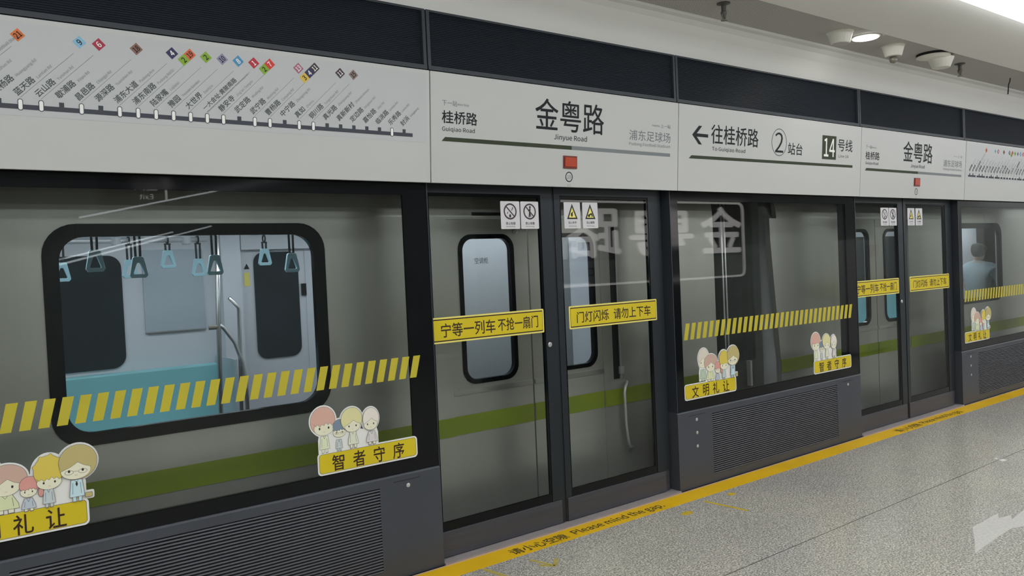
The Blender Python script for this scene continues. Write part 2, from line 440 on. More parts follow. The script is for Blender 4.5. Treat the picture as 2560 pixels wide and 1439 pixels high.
# ------------------------------------------------------------------ louvred band above the signs
def band(xa, xb, label):
    t = thing('ventilation_grille', label, 'grille', ((xa + xb) / 2, -0.02, 2.845), 'dark louvred panels above the signboards')
    B = FRONT(-0.045); f = MB(); zb, zt = 2.842, 3.182
    f.bbox(B, xa + 0.004, xb - 0.004, zb, zb + 0.024, 0.0, 0.03); f.bbox(B, xa + 0.004, xb - 0.004, zt - 0.012, zt, 0.0, 0.024)
    f.bbox(B, xa + 0.004, xa + 0.024, zb + 0.024, zt - 0.012, 0.0, 0.027); f.bbox(B, xb - 0.024, xb - 0.004, zb + 0.024, zt - 0.012, 0.0, 0.027)
    f.build('frame', 'band_frame', t)
    s = MB(); n = 30; h = (zt - zb - 0.036) / n
    for i in range(n):
        z = zb + 0.024 + i * h
        s.prism(Basis((0, -0.045, 0), (0, -1, 0), (0, 0, 1)), [(0.002, z + 0.0004), (0.010, z + 0.0004), (0.0075, z + h - 0.0004), (0.002, z + h - 0.0004)], -(xb - 0.024), -(xa + 0.024))
    s.box(xa + 0.024, xb - 0.024, -0.047, -0.045, zb + 0.024, zt - 0.012)
    s.build('louvre', 'band_dark', t)
    return t
band(-0.066, 2.405, 'dark louvred panel above the long route map at the left edge')
band(2.405, 4.492, 'dark louvred panel above the nearer, larger station name sign')
band(4.492, 6.965, 'dark louvred panel above the direction sign with the left arrow')
band(6.965, 9.052, 'dark louvred panel above the farther, smaller station name sign')
band(9.052, 11.525, 'dark louvred panel above the partly cut route map at the right edge')

# ------------------------------------------------------------------ signboards
def plate(t, xa, xb):
    p = MB().bbox(FASCIA, xa + 0.003, xb - 0.003, 0.0, 0.626, -0.03, 0.0)
    return p.build('panel', 'sign_white', t, bevel=0.003)
def route_map(o, label):
    t = thing('route_map_sign', label, 'sign', (1.12 + o, -0.06, 2.208), 'line route maps over the fixed glass panels')
    plate(t, -0.066 + o, 2.405 + o)
    MB().bbox(FASCIA, -0.055 + o, 2.38 + o, 0.222, 0.605, 0.0, 0.0008).build('map_sheet', 'sheet_white', t)
    st = ['封浜|Fengbang', '乐秀路|Lexiu Rd', '临洮路|Lintao Rd', '嘉怡路|Jiayi Rd', '定边路|Dingbian Rd', '真新新村|Zhenxin Xincun', '真光路|Zhenguang Rd',
          '铜川路|Tongchuan Rd', '真如|Zhenru', '中宁路|Zhongning Rd', '曹杨路|Caoyang Rd', '武宁路|Wuning Rd', '武定路|Wuding Rd', '静安寺|Jing’an Temple',
          '一大会址·黄陂南路|', '大世界|Dashijie', '豫园|Yuyuan Garden', '陆家嘴|Lujiazui', '浦东南路|Pudong Rd(S)', '浦东大道|Pudong Ave',
          '源深路|Yuanshen Rd', '昌邑路|Changyi Rd', '歇浦路|Xiepu Rd', '云山路|Yunshan Rd', '蓝天路|Lantian Rd', '黄杨路|Huangyang Rd', '云顺路|Yunshun Rd',
          '浦东足球场|Pudong Football Stadium', '金粤路|Jinyue Rd', '桂桥路|Guiqiao Rd']
    col = {'9': (120, 165, 190), '6': (150, 20, 55), '18': (120, 85, 70), '4': (25, 22, 70), '2': (115, 150, 30), '19': (190, 85, 45), '10': (125, 120, 150),
           '8': (60, 125, 165), '1': (165, 20, 45), '7': (190, 40, 30), '13': (150, 90, 110), '3': (205, 165, 60), '11': (45, 25, 35), '15': (120, 100, 95), '21': (200, 100, 35)}
    tr = {27: '21', 24: '9', 23: '6', 21: '18', 19: '4', 18: '2 19', 17: '2', 16: '10', 15: '8', 14: '1', 13: '2 7', 11: '13', 10: '3 4 11', 8: '11', 7: '15'}
    W = 0.0016
    tx = lambda i: 2.234 - 0.0757 * i + o
    rl = MB().flat(FASCIA, [(0.0 + o, 0.249), (2.288 + o, 0.249), (2.288 + o, 0.269), (0.0 + o, 0.269)], W)
    rl.build('route_line', 'line_grey', t)
    a = math.radians(45)
    for i, s in enumerate(st):
        z, e = s.split('|'); x = tx(i)
        if i in tr or i == 1:
            MB().prism(FASCIA, rrect(x - 0.010, x + 0.010, 0.244, 0.292, 0.0095, 4), 0.0016, 0.0022, 0).flat(FASCIA, rrect(x - 0.0072, x + 0.0072, 0.247, 0.289, 0.007, 4), 0.0026, 1).build('interchange_mark', ['line_grey', 'decal_white'], t)
        else:
            MB().prism(FASCIA, [(x - 0.0095, 0.26), (x + 0.0095, 0.26), (x + 0.0095, 0.288), (x - 0.0095, 0.288)], 0.0016, 0.0022).build('station_tick', 'line_grey', t)
        sz = 0.0325 if len(z) < 8 else 0.0265
        bx, bv = x - 0.004, 0.300; n = MB()
        n.text(FASCIA, z, W, at=(bx - 0.004, bv + 0.004), size=sz, ang=a, off=0.012, mi=0)
        if e:
            l = sz * (len(z) + 0.35); n.text(FASCIA, e.replace('’', "'"), W, at=(bx - 0.004 + l * 0.7071, bv + 0.004 + l * 0.7071), size=0.0165, ang=a, mi=1)
        else:
            n.text(FASCIA, 'Site of the First CPC National Congress - South Huangpi Rd', W, at=(bx + 0.008, bv - 0.006), size=0.0108, ang=a, mi=1)
        if i in tr:
            n.stroke(FASCIA, [(x, 0.296), (x + 0.206, 0.524 - 0.022)], 0.0016, 0.0012, 1)
        n.build('station_name', ['ink_soft', 'ink_grey'], t, 'slanted station name ' + z)
    for i, s in tr.items():
        nums = s.split(' '); cx, cv = tx(i) + 0.23, 0.551
        if len(nums) == 2: cx -= 0.024; cv -= 0.024
        if len(nums) == 3: cx -= 0.044; cv -= 0.044
        for q, nm in enumerate(nums):
            b = MB(); c = (cx + 0.0275 * q, cv + 0.0275 * q); h = 0.0275; hw = h * (1.0 if nm != '11' or len(nums) == 1 else 1.0)
            b.prism(FASCIA, [(c[0], c[1] - h), (c[0] + hw, c[1]), (c[0], c[1] + h), (c[0] - hw, c[1])], 0.0008, 0.0016, 0)
            b.text(FASCIA, nm, 0.0021, at=c, size=0.034, ang=a, align='c', mi=1, off=0.02, sx=0.9 if len(nm) == 1 else 0.78)
            key = 'badge_' + nm
            if key not in MATS: mat(key, tuple(0.8 * v for v in D(*col[nm])), 0.45, var=0.03)
            dark = nm in ('9', '21', '2', '3', '18', '10', '15', '19')
            b.build('line_badge', [key, 'ink' if dark else 'decal_white'], t, 'diamond badge with the number %s' % nm)
    return t
rm = route_map(0, 'long white route map sign at the left edge with coloured numbered diamonds')
dup(rm, 2 * MOD, 'small route map sign cut off by the right edge, past the farther name sign')

def name_sign(label):
    t = thing('station_name_sign', label, 'sign', (3.45, -0.06, 2.208), 'station name signs over the sliding doors')
    plate(t, 2.405, 4.492)
    W = 0.0008
    for body, fit, off in (('金粤路', (3.165, 3.753, 0.350, 0.548), 0.006), ('Jinyue Road', (3.318, 3.600, 0.289, 0.333), 0.004),
                           ('桂桥路', (2.481, 2.727, 0.340, 0.414), 0.012), ('Guiqiao Road', (2.482, 2.709, 0.290, 0.323), 0.004)):
        print_line(t, body, fit, 'ink', off)
    for body, fit in (('下一站', (2.484, 2.587, 0.440, 0.473)), ('Next Stop', (2.592, 2.668, 0.444, 0.460)), ('浦东足球场', (3.991, 4.407, 0.335, 0.406)),
                      ('Pudong Football Stadium', (3.991, 4.404, 0.294, 0.322)), ('Previous Stop', (4.215, 4.292, 0.440, 0.455)), ('上一站', (4.305, 4.406, 0.436, 0.463))):
        print_line(t, body, fit, 'ink_grey', 0.004, name='small_lettering', label='small grey lettering')
    MB().flat(FASCIA, [(2.478, 0.239), (3.467, 0.240), (3.467, 0.265), (2.502, 0.263)], W).build('line_bar', 'olive_dark', t, 'dark olive half of the bar')
    MB().flat(FASCIA, [(3.467, 0.240), (4.405, 0.239), (4.405, 0.262), (3.467, 0.265)], W).build('line_bar', 'ink_grey', t, 'grey half of the bar')
    l = MB().bbox(FASCIA, 3.395, 3.510, 0.119, 0.200, 0.0, 0.006, 0).bbox(FASCIA, 3.405, 3.500, 0.131, 0.190, 0.006, 0.010, 1)
    l.build('indicator_lamp', ['lamp_rim', 'lamp_red'], t, 'red square door indicator lamp')
    c = MB().arc_ring(FASCIA, 3.445, 0.066, 0.031, 0.033, 0.006, W)
    c.text(FASCIA, '10', W, at=(3.445, 0.066), size=0.034, align='c', mi=1); c.text(FASCIA, '1-1', W, at=(3.445, 0.013), size=0.022, align='c', mi=1)
    c.build('round_symbol', ['ink', 'ink_grey'], t)
    return t
ns = name_sign('larger station name sign with red lamp, above the nearer sliding doors')
dup(ns, MOD, 'smaller station name sign with red lamp, above the farther sliding doors')

t = thing('direction_sign', 'white direction sign with a left arrow and a circled 2', 'sign', (5.73, -0.06, 2.208))
plate(t, 4.492, 6.965); W = 0.0008
b = MB()
b.flat(FASCIA, [(4.672, 0.400), (4.822, 0.400), (4.822, 0.424), (4.672, 0.424)], W)
b.flat(FASCIA, [(4.642, 0.412), (4.715, 0.345), (4.752, 0.345), (4.680, 0.412), (4.752, 0.481), (4.715, 0.481)], W + 0.0002)
b.build('arrow', 'ink', t)
for body, fit, off in (('往桂桥路', (4.857, 5.437, 0.358, 0.503), 0.008), ('To Guiqiao Road', (4.869, 5.272, 0.300, 0.338), 0.004), ('2', (5.658, 5.770, 0.335, 0.496), 0.0),
                       ('站台', (5.836, 6.043, 0.325, 0.424), 0.008), ('号线', (6.580, 6.816, 0.392, 0.498), 0.006), ('Line 14', (6.595, 6.752, 0.337, 0.362), 0.0)):
    print_line(t, body, fit, 'ink', off)
MB().arc_ring(FASCIA, 5.714, 0.417, 0.103, 0.110, 0.0055, W).build('circle', 'ink_soft', t)
b = MB().prism(FASCIA, [(6.336, 0.311), (6.552, 0.313), (6.552, 0.516), (6.336, 0.514)], 0.0, 0.001, 0)
b.text(FASCIA, '14', 0.0016, fit=(6.362, 6.530, 0.335, 0.492), mi=1, off=0.008)
b.build('line_number_block', ['olive_dark', 'decal_white'], t, 'dark square with a white 14')
MB().flat(FASCIA, [(4.608, 0.238), (6.826, 0.254), (6.826, 0.277), (4.636, 0.262)], W).build('line_bar', 'olive_dark', t)

# ------------------------------------------------------------------ cartoon decals
def pm(name, c):
    if name not in MATS: mat(name, D(*c), 0.5, var=0.01)
    return name
def child(B, p, parent, idx=0):
    """one printed cartoon child: hair, face, clothes in flat layers"""
    (hx, hz, rx, rz), (fx, fz, fr, fq), (b0, b1, bz0, bz1) = p['head'], p['face'], p['body']
    m = [pm('print_ink', (92, 86, 80)), pm('hair_%s' % p['name'], p['hair']), pm('print_skin', (203, 194, 172)), pm('cloth_%s' % p['name'], p['cloth']), pm('print_eye', (40, 34, 32)), pm('print_lip', (150, 120, 110))]
    b = MB(); e = 0.00005; k = [0]; w0 = 0.0010 + idx * 0.0016
    def L(pts, mi): k[0] += 1; b.flat(B, pts, w0 + k[0] * e, mi)
    bw = b1 - b0; leg = 0.24 * (bz1 - bz0); cx = (b0 + b1) / 2
    for s in (-1, 1):
        L([(cx + s * bw * 0.2 - bw * 0.13, bz0), (cx + s * bw * 0.2 + bw * 0.13, bz0), (cx + s * bw * 0.2 + bw * 0.13, bz0 + leg * 1.3), (cx + s * bw * 0.2 - bw * 0.13, bz0 + leg * 1.3)], 0)
        L([(cx + s * bw * 0.2 - bw * 0.10, bz0 + 0.003), (cx + s * bw * 0.2 + bw * 0.10, bz0 + 0.003), (cx + s * bw * 0.2 + bw * 0.10, bz0 + leg * 1.3), (cx + s * bw * 0.2 - bw * 0.10, bz0 + leg * 1.3)], 2 if p['kind'] == 'dress' else 3)
    top = bw * (0.26 if p['kind'] == 'dress' else 0.36); bot = bw * 0.5
    def torso(g): return [(cx - bot - g, bz0 + leg - g), (cx + bot + g, bz0 + leg - g), (cx + bot * 0.95 + g, (bz0 + bz1) / 2), (cx + top + g, bz1 + g), (cx - top - g, bz1 + g), (cx - bot * 0.95 - g, (bz0 + bz1) / 2)]
    L(torso(0.0016), 0); L(torso(0), 3)
    for s in (-1, 1):   # arm lines
        k[0] += 1; b.stroke(B, [(cx + s * bw * 0.26, bz1 - 0.012), (cx + s * bw * 0.30, bz0 + leg * 1.5)], 0.0016, w0 + k[0] * e, 0)
    k[0] += 1; b.stroke(B, [(cx - bw * 0.12, bz1), (cx, bz1 - 0.014), (cx + bw * 0.12, bz1)], 0.0016, w0 + k[0] * e, 0)
    if p.get('tie'): L([(cx, bz1 - 0.004), (cx + 0.005, bz1 - 0.018), (cx, bz1 - 0.030), (cx - 0.005, bz1 - 0.018)], 4)
    if p.get('bag'):
        L(rrect(b1 + 0.002, b1 + 0.032, bz0 + 0.012, bz0 + 0.034, 0.004, 3), 0); L(rrect(b1 + 0.004, b1 + 0.030, bz0 + 0.014, bz0 + 0.032, 0.003, 3), 1)
    if p.get('pigtail'):
        L(ellipse(hx + rx * 1.15, fz - rz * 0.3, rx * 0.32, rz * 0.55, 14), 0); L(ellipse(hx + rx * 1.15, fz - rz * 0.3, rx * 0.26, rz * 0.48, 14), 1)
    def hairshape(g):
        pts = ellipse(hx, hz, rx + g, rz + g, 36)
        if p.get('spiky'):
            pts = [(hx + (rx + g) * (1.0 + (0.13 if i % 4 == 0 and 2 <= i <= 18 else 0)) * math.cos(2 * math.pi * i / 36), hz + (rz + g) * (1.0 + (0.13 if i % 4 == 0 and 2 <= i <= 18 else 0)) * math.sin(2 * math.pi * i / 36)) for i in range(36)]
        return pts
    L(hairshape(0.0016), 0); L(hairshape(0), 1)
    L(ellipse(fx, fz, fr + 0.0014, fq + 0.0014, 26), 0); L(ellipse(fx, fz, fr, fq, 26), 2)
    # fringe
    n = p.get('fringe', 5); xs = [fx - fr * 1.04 + 2.08 * fr * i / (2 * n) for i in range(2 * n + 1)]
    low = [(x, fz + fq * (0.30 if i % 2 else 0.62) + fq * 0.10 * math.cos(i)) for i, x in enumerate(xs)]
    if p.get('part'): low = [(fx - fr * 1.04, fz + fq * 0.05), (fx - fr * 0.35, fz + fq * 0.45), (fx + fr * 0.15, fz + fq * 0.92), (fx + fr * 0.55, fz + fq * 0.5), (fx + fr * 1.04, fz + fq * 0.2)]
    cap = [(fx + fr * 1.06, fz + fq * 0.75), (fx + fr * 0.6, fz + fq * 1.1), (fx, fz + fq * 1.18), (fx - fr * 0.6, fz + fq * 1.1), (fx - fr * 1.06, fz + fq * 0.75)]
    L(low + cap, 1); k[0] += 1; b.stroke(B, low, 0.0014, w0 + k[0] * e, 0)
    for s in (-1, 1):
        L(ellipse(fx + s * fr * 0.46, fz - fq * 0.02, fr * 0.085, fq * 0.17, 12), 4)
        if p.get('glasses'):
            k[0] += 1; b.arc_ring(B, fx + s * fr * 0.46, fz - fq * 0.16, fr * 0.30, fq * 0.26, 0.0015, w0 + k[0] * e, 0, 18)
    if p.get('glasses'): k[0] += 1; b.stroke(B, [(fx - fr * 0.16, fz - fq * 0.1), (fx + fr * 0.16, fz - fq * 0.1)], 0.0014, w0 + k[0] * e, 0)
    k[0] += 1; b.stroke(B, [(fx - fr * 0.09, fz - fq * 0.55), (fx + fr * 0.09, fz - fq * 0.53)], 0.0015, w0 + k[0] * e, 5)
    b.build('cartoon_child', m, parent, p.get('label'))
def decal(B, parent, x0, x1, chars, ppl, label):
    z0, z1 = 0.662, 0.778; w = 0.0006
    wb = MB(); g = 0.009; q_ = [0]
    def WB(pts): q_[0] += 1; wb.flat(B, pts, w - q_[0] * 0.00002)
    WB(rrect(x0 - 0.002, x1 + 0.002, z0 - 0.002, z1 + 0.002, 0.022, 5))
    for i, p in enumerate(ppl):
        (hx, hz, rx, rz), (fx, fz, fr, fq), (b0, b1, bz0, bz1) = p['head'], p['face'], p['body']
        sp = 1.06 if p.get('spiky') else 1
        WB(ellipse(hx, hz, rx * sp + g, rz * sp + g, 32)); WB(ellipse(fx, fz, fr + g, fq + g, 26))
        WB([(b0 - g, bz0), (b1 + g, bz0), (b1 + g, bz1 - 0.01), (b1, bz1 + 0.02), (b0, bz1 + 0.02), (b0 - g, bz1 - 0.02)])
        if p.get('bag'): WB(rrect(b1, b1 + 0.040, bz0 + 0.004, bz0 + 0.042, 0.008, 4))
        if i: q = ppl[i - 1]; WB([(q['body'][1], bz0 - 0.004), (b0, bz0 - 0.004), (b0, bz1 + 0.015), (q['body'][1], q['body'][3] + 0.015)])
    d = wb.build('cartoon_decal', 'decal_white', parent, label)
    bn = MB().flat(B, rrect(x0 + 0.007, x1 - 0.007, z0 + 0.007, z1 - 0.006, 0.016, 5), w + 0.0010, 1).flat(B, rrect(x0 + 0.009, x1 - 0.009, z0 + 0.009, z1 - 0.008, 0.015, 5), w + 0.0013, 0)
    bn.build('banner', ['yellow', 'print_ink'], d, 'yellow slogan banner')
    for c, a0, a1 in chars: MB().text(B, c, w + 0.0018, fit=(a0, a1, 0.673, 0.759), off=0.012).build('lettering', 'sticker_brown', d)
    for i, p in enumerate(ppl): child(B, p, d, i)
    return d
pm('print_ink', (92, 86, 80))
LEFT_KIDS = [
    dict(name='elder', head=(.211, .958, .061, .072), face=(.200, .924, .044, .040), body=(.162, .239, .785, .872), hair=(186, 178, 166), cloth=(158, 172, 154), kind='shirt', part=True, label='grey haired cartoon elder'),
    dict(name='woman', head=(.292, .918, .075, .060), face=(.288, .884, .052, .036), body=(.236, .332, .772, .850), hair=(172, 144, 130), cloth=(182, 188, 150), kind='dress', part=True, label='cartoon woman with brown hair'),
    dict(name='girl', head=(.373, .877, .036, .037), face=(.369, .850, .030, .022), body=(.341, .393, .766, .822), hair=(184, 130, 122), cloth=(158, 168, 178), kind='dress', pigtail=True, label='small red haired cartoon girl'),
    dict(name='boy', head=(.447, .925, .056, .066), face=(.447, .876, .046, .030), body=(.420, .465, .767, .846), hair=(182, 164, 70), cloth=(164, 174, 176), kind='shirt', spiky=True, label='spiky blond cartoon boy'),
    dict(name='man', head=(.560, .944, .074, .075), face=(.550, .908, .058, .038), body=(.522, .578, .770, .866), hair=(160, 148, 98), cloth=(166, 190, 200), kind='shirt', part=True, glasses=True, tie=True, bag=True, label='cartoon man in glasses carrying a bag')]
RIGHT_KIDS = [
    dict(name='redhead', head=(1.705, .948, .069, .073), face=(1.710, .909, .055, .038), body=(1.682, 1.736, .777, .866), hair=(182, 146, 132), cloth=(190, 196, 168), kind='shirt', label='red haired cartoon boy'),
    dict(name='bluehair', head=(1.797, .908, .037, .034), face=(1.795, .874, .036, .025), body=(1.771, 1.809, .775, .836), hair=(104, 118, 132), cloth=(168, 176, 176), kind='shirt', glasses=True, label='small blue haired cartoon child'),
    dict(name='fairhair', head=(1.867, .933, .061, .062), face=(1.871, .897, .045, .032), body=(1.842, 1.900, .777, .865), hair=(188, 182, 136), cloth=(190, 192, 172), kind='dress', part=True, label='fair haired cartoon girl'),
    dict(name='granny', head=(1.980, .920, .047, .059), face=(1.977, .892, .040, .033), body=(1.950, 2.014, .777, .850), hair=(196, 190, 180), cloth=(186, 180, 180), kind='dress', part=True, label='white haired cartoon granny')]

# ------------------------------------------------------------------ fixed glass panels and their louvred bases
def glass_panel(label):
    t = thing('glass_screen_panel', label, 'screen panel', (1.151, 0.07, 0.585), 'fixed glass panels between the sliding doors')
    f = MB()
    f.box(XA, XA + 0.05, 0.018, 0.15, 0.585, 2.26); f.box(XB - 0.05, XB, 0.018, 0.15, 0.585, 2.26)
    f.box(XA + 0.05, XB - 0.05, 0.018, 0.15, 2.18, 2.26); f.box(XA + 0.05, XB - 0.05, 0.018, 0.15, 0.585, 0.625)
    f.box(XA, XA + 0.006, 0.0, 0.018, 0.585, 2.26); f.box(XB - 0.006, XB, 0.0, 0.018, 0.585, 2.26)
    f.build('frame', 'frame_dark', t)
    gx0, gx1, gz0, gz1 = -0.018, 2.243, 0.655, 2.142
    k = MB(); y0, y1 = 0.003, 0.017
    k.box(XA + 0.007, gx0, y0, y1, 0.587, 2.255); k.box(gx1, XB - 0.007, y0, y1, 0.587, 2.255)
    k.box(gx0, gx1, y0, y1, 0.587, gz0); k.box(gx0, gx1, y0, y1, gz1, 2.255)
    k.build('black_border', 'black_glass', t, 'glossy black printed border of the glass')
    MB().box(gx0, gx1, y0, y1, gz0, gz1).build('glass_pane', 'screen_glass', t)
    B = FRONT(y0)
    for i in range(33):
        xr = 2.311 - 0.0700 * i
        MB().flat(B, [(xr - 0.073, 1.110), (xr - 0.031, 1.110), (xr, 1.232), (xr - 0.044, 1.232)], 0.0006).build('hazard_stripe', 'stripe_yellow', t)
    decal(B, t, -0.014, 0.592, [('文', .066, .142), ('明', .191, .261), ('礼', .306, .381), ('让', .427, .504)], LEFT_KIDS, 'cartoon sticker reading 文明礼让')
    decal(B, t, 1.667, 2.263, [('智', 1.746, 1.816), ('者', 1.866, 1.939), ('守', 1.989, 2.058), ('序', 2.108, 2.179)], RIGHT_KIDS, 'cartoon sticker reading 智者守序')
    return t
def base_panel(label):
    t = thing('louvred_base_panel', label, 'base panel', (1.151, 0.07, 0.0), 'grey louvred panels under the fixed glass')
    lx0, lx1, lz0, lz1 = 0.283, 2.016, 0.060, 0.527
    b = MB()
    b.box(XA, lx0, 0.0, 0.15, 0.0, 0.572); b.box(lx1, XB, 0.0, 0.15, 0.0, 0.572)
    b.box(lx0, lx1, 0.0, 0.15, 0.0, lz0); b.box(lx0, lx1, 0.0, 0.15, lz1, 0.572)
    b.prism(Basis((0, 0, 0), (0, -1, 0), (0, 0, 1)), [(-0.15, 0.572), (0.0, 0.572), (-0.012, 0.585), (-0.15, 0.585)], -XB, -XA)
    b.build('body', 'base_grey', t)
    g = MB(); n = 29; h = (lz1 - lz0) / n
    g.box(lx0, lx1, 0.022, 0.03, lz0, lz1, 1)
    for i in range(n):
        z = lz0 + h * i
        g.prism(Basis((0, 0, 0), (0, -1, 0), (0, 0, 1)), [(-0.022, z + h * 0.55), (-0.001, z + h * 0.10), (0.0, z + h * 0.22), (-0.002, z + h * 0.56), (-0.022, z + h * 0.75)], -lx1, -lx0)
    g.build('louvre', ['slat_grey', 'gap_black'], t)
    for x, z in ((0.105, 0.508), (0.105, 0.409), (0.105, 0.308), (2.193, 0.511)):
        s = MB().lathe((x, 0.0, z), [(0.012, 0.0), (0.012, 0.002), (0.007, 0.004)], 14, axis='y'); s.build('screw', 'screw', t, 'round silver screw head')
    for xa, xb in ((0.02, 0.20), (2.10, 2.27)): MB().box(xa, xb, -0.0012, 0.0, 0.542, 0.545).build('cover_seam', 'rubber', t)
    return t
gp = glass_panel('large fixed glass panel showing the wide train window, left of the nearer doors')
dup(gp, MOD, 'fixed glass panel between the nearer and the farther sliding doors')
dup(gp, 2 * MOD, 'fixed glass panel at the right edge, past the farther sliding doors')
bp_ = base_panel('dark grey louvred base panel under the wide train window, bottom left')
dup(bp_, MOD, 'grey louvred base panel between the nearer and the farther sliding doors')
dup(bp_, 2 * MOD, 'grey louvred base panel running off the right edge')

# ------------------------------------------------------------------ sliding doors
def pict(t, B, x0, x1, kind, label):
    z0, z1 = 1.948, 2.122; cx = (x0 + x1) / 2
    p = MB().prism(B, rrect(x0, x1, z0, z1, 0.006, 3), 0.0, 0.0008).build('pictogram_sign', 'sign_plate', t, label)
    g = MB(); w = 0.0014; cz = 2.058; r = 0.051
    if kind in ('smoke', 'lean'):
        g.arc_ring(B, cx, cz, r, r, 0.010, w, 0)
        g.stroke(B, [(cx - r * 0.66, cz + r * 0.66), (cx + r * 0.66, cz - r * 0.66)], 0.008, w + 0.0002, 0)
        if kind == 'smoke':
            g.flat(B, ellipse(cx - 0.002, cz - 0.028, 0.008, 0.011, 12), w + 0.0004, 1)
            g.stroke(B, [(cx - 0.018, cz - 0.002), (cx - 0.022, cz - 0.016)], 0.005, w, 2)
            g.stroke(B, [(cx + 0.012, cz + 0.006), (cx + 0.022, cz + 0.026)], 0.006, w, 2)
        else:
            g.flat(B, ellipse(cx + 0.003, cz + 0.028, 0.007, 0.008, 12), w + 0.0004, 1)
            g.stroke(B, [(cx + 0.003, cz + 0.02), (cx, cz - 0.006), (cx - 0.006, cz - 0.036)], 0.010, w + 0.0004, 1)
            g.stroke(B, [(cx, cz - 0.006), (cx + 0.008, cz - 0.034)], 0.006, w + 0.0004, 1)
            g.stroke(B, [(cx + 0.002, cz + 0.015), (cx - 0.012, cz + 0.002)], 0.005, w + 0.0004, 1)
        cap, cz2 = ({'smoke': '禁止吸烟', 'lean': '禁止倚靠'}[kind], 1.982)
        en = {'smoke': 'No smoking', 'lean': 'No leaning'}[kind]
    else:
        g.ring(B, [(cx - 0.047, 2.010), (cx + 0.047, 2.010), (cx, 2.112)], [(cx - 0.031, 2.020), (cx + 0.031, 2.020), (cx, 2.088)], w - 0.0006, w, 1)
        g.flat(B, [(cx - 0.031, 2.020), (cx + 0.031, 2.020), (cx, 2.088)], w - 0.0003, 3)
        if kind == 'hand':
            g.flat(B, ellipse(cx - 0.004, 2.040, 0.009, 0.014, 12), w, 1); g.stroke(B, [(cx - 0.002, 2.045), (cx + 0.006, 2.060)], 0.006, w, 1)
        else:
            g.flat(B, ellipse(cx - 0.012, 2.033, 0.011, 0.009, 12), w, 1); g.stroke(B, [(cx - 0.010, 2.038), (cx + 0.012, 2.048), (cx + 0.018, 2.026)], 0.010, w, 1)
        cap, cz2, en = {'hand': '当心夹手', 'gap': '当心缝隙'}[kind], 1.986, {'hand': 'Warning hands pinching', 'gap': 'Mind the gap'}[kind]
    g.text(B, cap, w, fit=(cx - 0.037, cx + 0.037, cz2 - 0.008, cz2 + 0.010), mi=2, off=0.01)
    g.text(B, en, w, fit=(cx - 0.034, cx + 0.034, 1.958, 1.968), mi=2)
    g.build('pictogram', ['ring_ink', 'tri_ink', 'ink_soft', 'yellow_pale'], p)
def leaf(side, label):
    Y0, Y1 = 0.060, 0.100
    if side == 'l': x0, x1, gx0, gx1 = 2.425, 3.385, 2.452, 3.275
    else: x0, x1, gx0, gx1 = 3.405, 4.420, 3.466, 4.275
    t = thing('sliding_screen_door', label, 'sliding door', ((x0 + x1) / 2, 0.08, 0.012), 'leaves of the platform sliding doors')
    f = MB(); zt = 2.255; gz0, gz1 = 0.220, 2.146
    f.box(x0, gx0 - 0.012, Y0, Y1, 0.168, zt); f.box(gx1 + 0.016, x1, Y0, Y1, 0.168, zt); f.box(gx0 - 0.012, gx1 + 0.016, Y0, Y1, 2.165, zt)
    f.build('frame', 'door_frame', t)
    kx0, kx1 = (x0, 3.366) if side == 'l' else (3.418, 4.372)
    MB().box(kx0, kx1, Y0 - 0.004, Y1, 0.014, 0.166).box(x0, x1, Y0 + 0.008, Y1, 0.014, 0.166).build('kick_plate', 'kick_grey', t, 'brushed grey kick plate', bevel=0.002)
    k = MB(); a, c = Y0 + 0.004, Y0 + 0.016
    k.box(gx0 - 0.012, gx0, a, c, 0.168, 2.165); k.box(gx1, gx1 + 0.016, a, c, 0.168, 2.165); k.box(gx0, gx1, a, c, 0.168, gz0); k.box(gx0, gx1, a, c, gz1, 2.165)
    k.build('black_border', 'black_glass', t)
    MB().box(gx0, gx1, a, c, gz0, gz1).build('glass_pane', 'screen_glass', t)
    B = FRONT(Y0 - 0.0005)
    sx0, sx1 = (2.430, 3.277) if side == 'l' else (3.496, 4.341)
    s = MB().prism(B, rrect(sx0, sx1, 1.278, 1.431, 0.008, 3), -0.004, 0.0008, 1).prism(B, rrect(sx0 + 0.010, sx1 - 0.010, 1.288, 1.421, 0.004, 3), 0.0008, 0.0012, 2)
    s.prism(B, rrect(sx0 + 0.013, sx1 - 0.013, 1.295, 1.414, 0.003, 3), 0.0012, 0.0016, 0)
    s = s.build('warning_sticker', ['yellow', 'yellow_pale', 'sticker_brown'], t, 'wide yellow sticker with dark lettering')
    for ph, ft in ((('宁等一列车', (2.492, 2.888, 1.310, 1.394)), ('不抢一扇门', (2.908, 3.228, 1.315, 1.394))) if side == 'l' else
                   (('门灯闪烁', (3.562, 3.858, 1.315, 1.390)), ('请勿上下车', (3.905, 4.275, 1.315, 1.392)))):
        MB().text(B, ph, 0.0021, fit=ft, off=0.010).build('lettering', 'sticker_brown', s)
    if side == 'l':
        pict(t, B, 2.967, 3.117, 'smoke', 'white sign with a no smoking symbol'); pict(t, B, 3.125, 3.271, 'lean', 'white sign with a crossed out leaning figure')
        MB().lathe((3.320, Y0, 1.194), [(0.016, -0.002), (0.016, 0.004), (0.012, 0.007)], 18, axis='y').build('lock_cap', 'screw', t, 'small round silver lock')
        MB().box(3.385, 3.398, Y0 + 0.006, Y1, 0.014, zt).box(3.366, 3.385, Y0 - 0.002, Y0 + 0.008, 0.014, 0.17).build('rubber_seal', 'rubber', t)
    else:
        pict(t, B, 3.488, 3.632, 'hand', 'white sign with a warning triangle and hand'); pict(t, B, 3.652, 3.793, 'gap', 'white sign with a dark warning triangle')
        MB().box(3.398, 3.405, Y0 + 0.006, Y1, 0.014, zt).box(3.405, 3.418, Y0 + 0.002, Y0 + 0.008, 0.014, 0.17).build('rubber_seal', 'rubber', t)
    return t
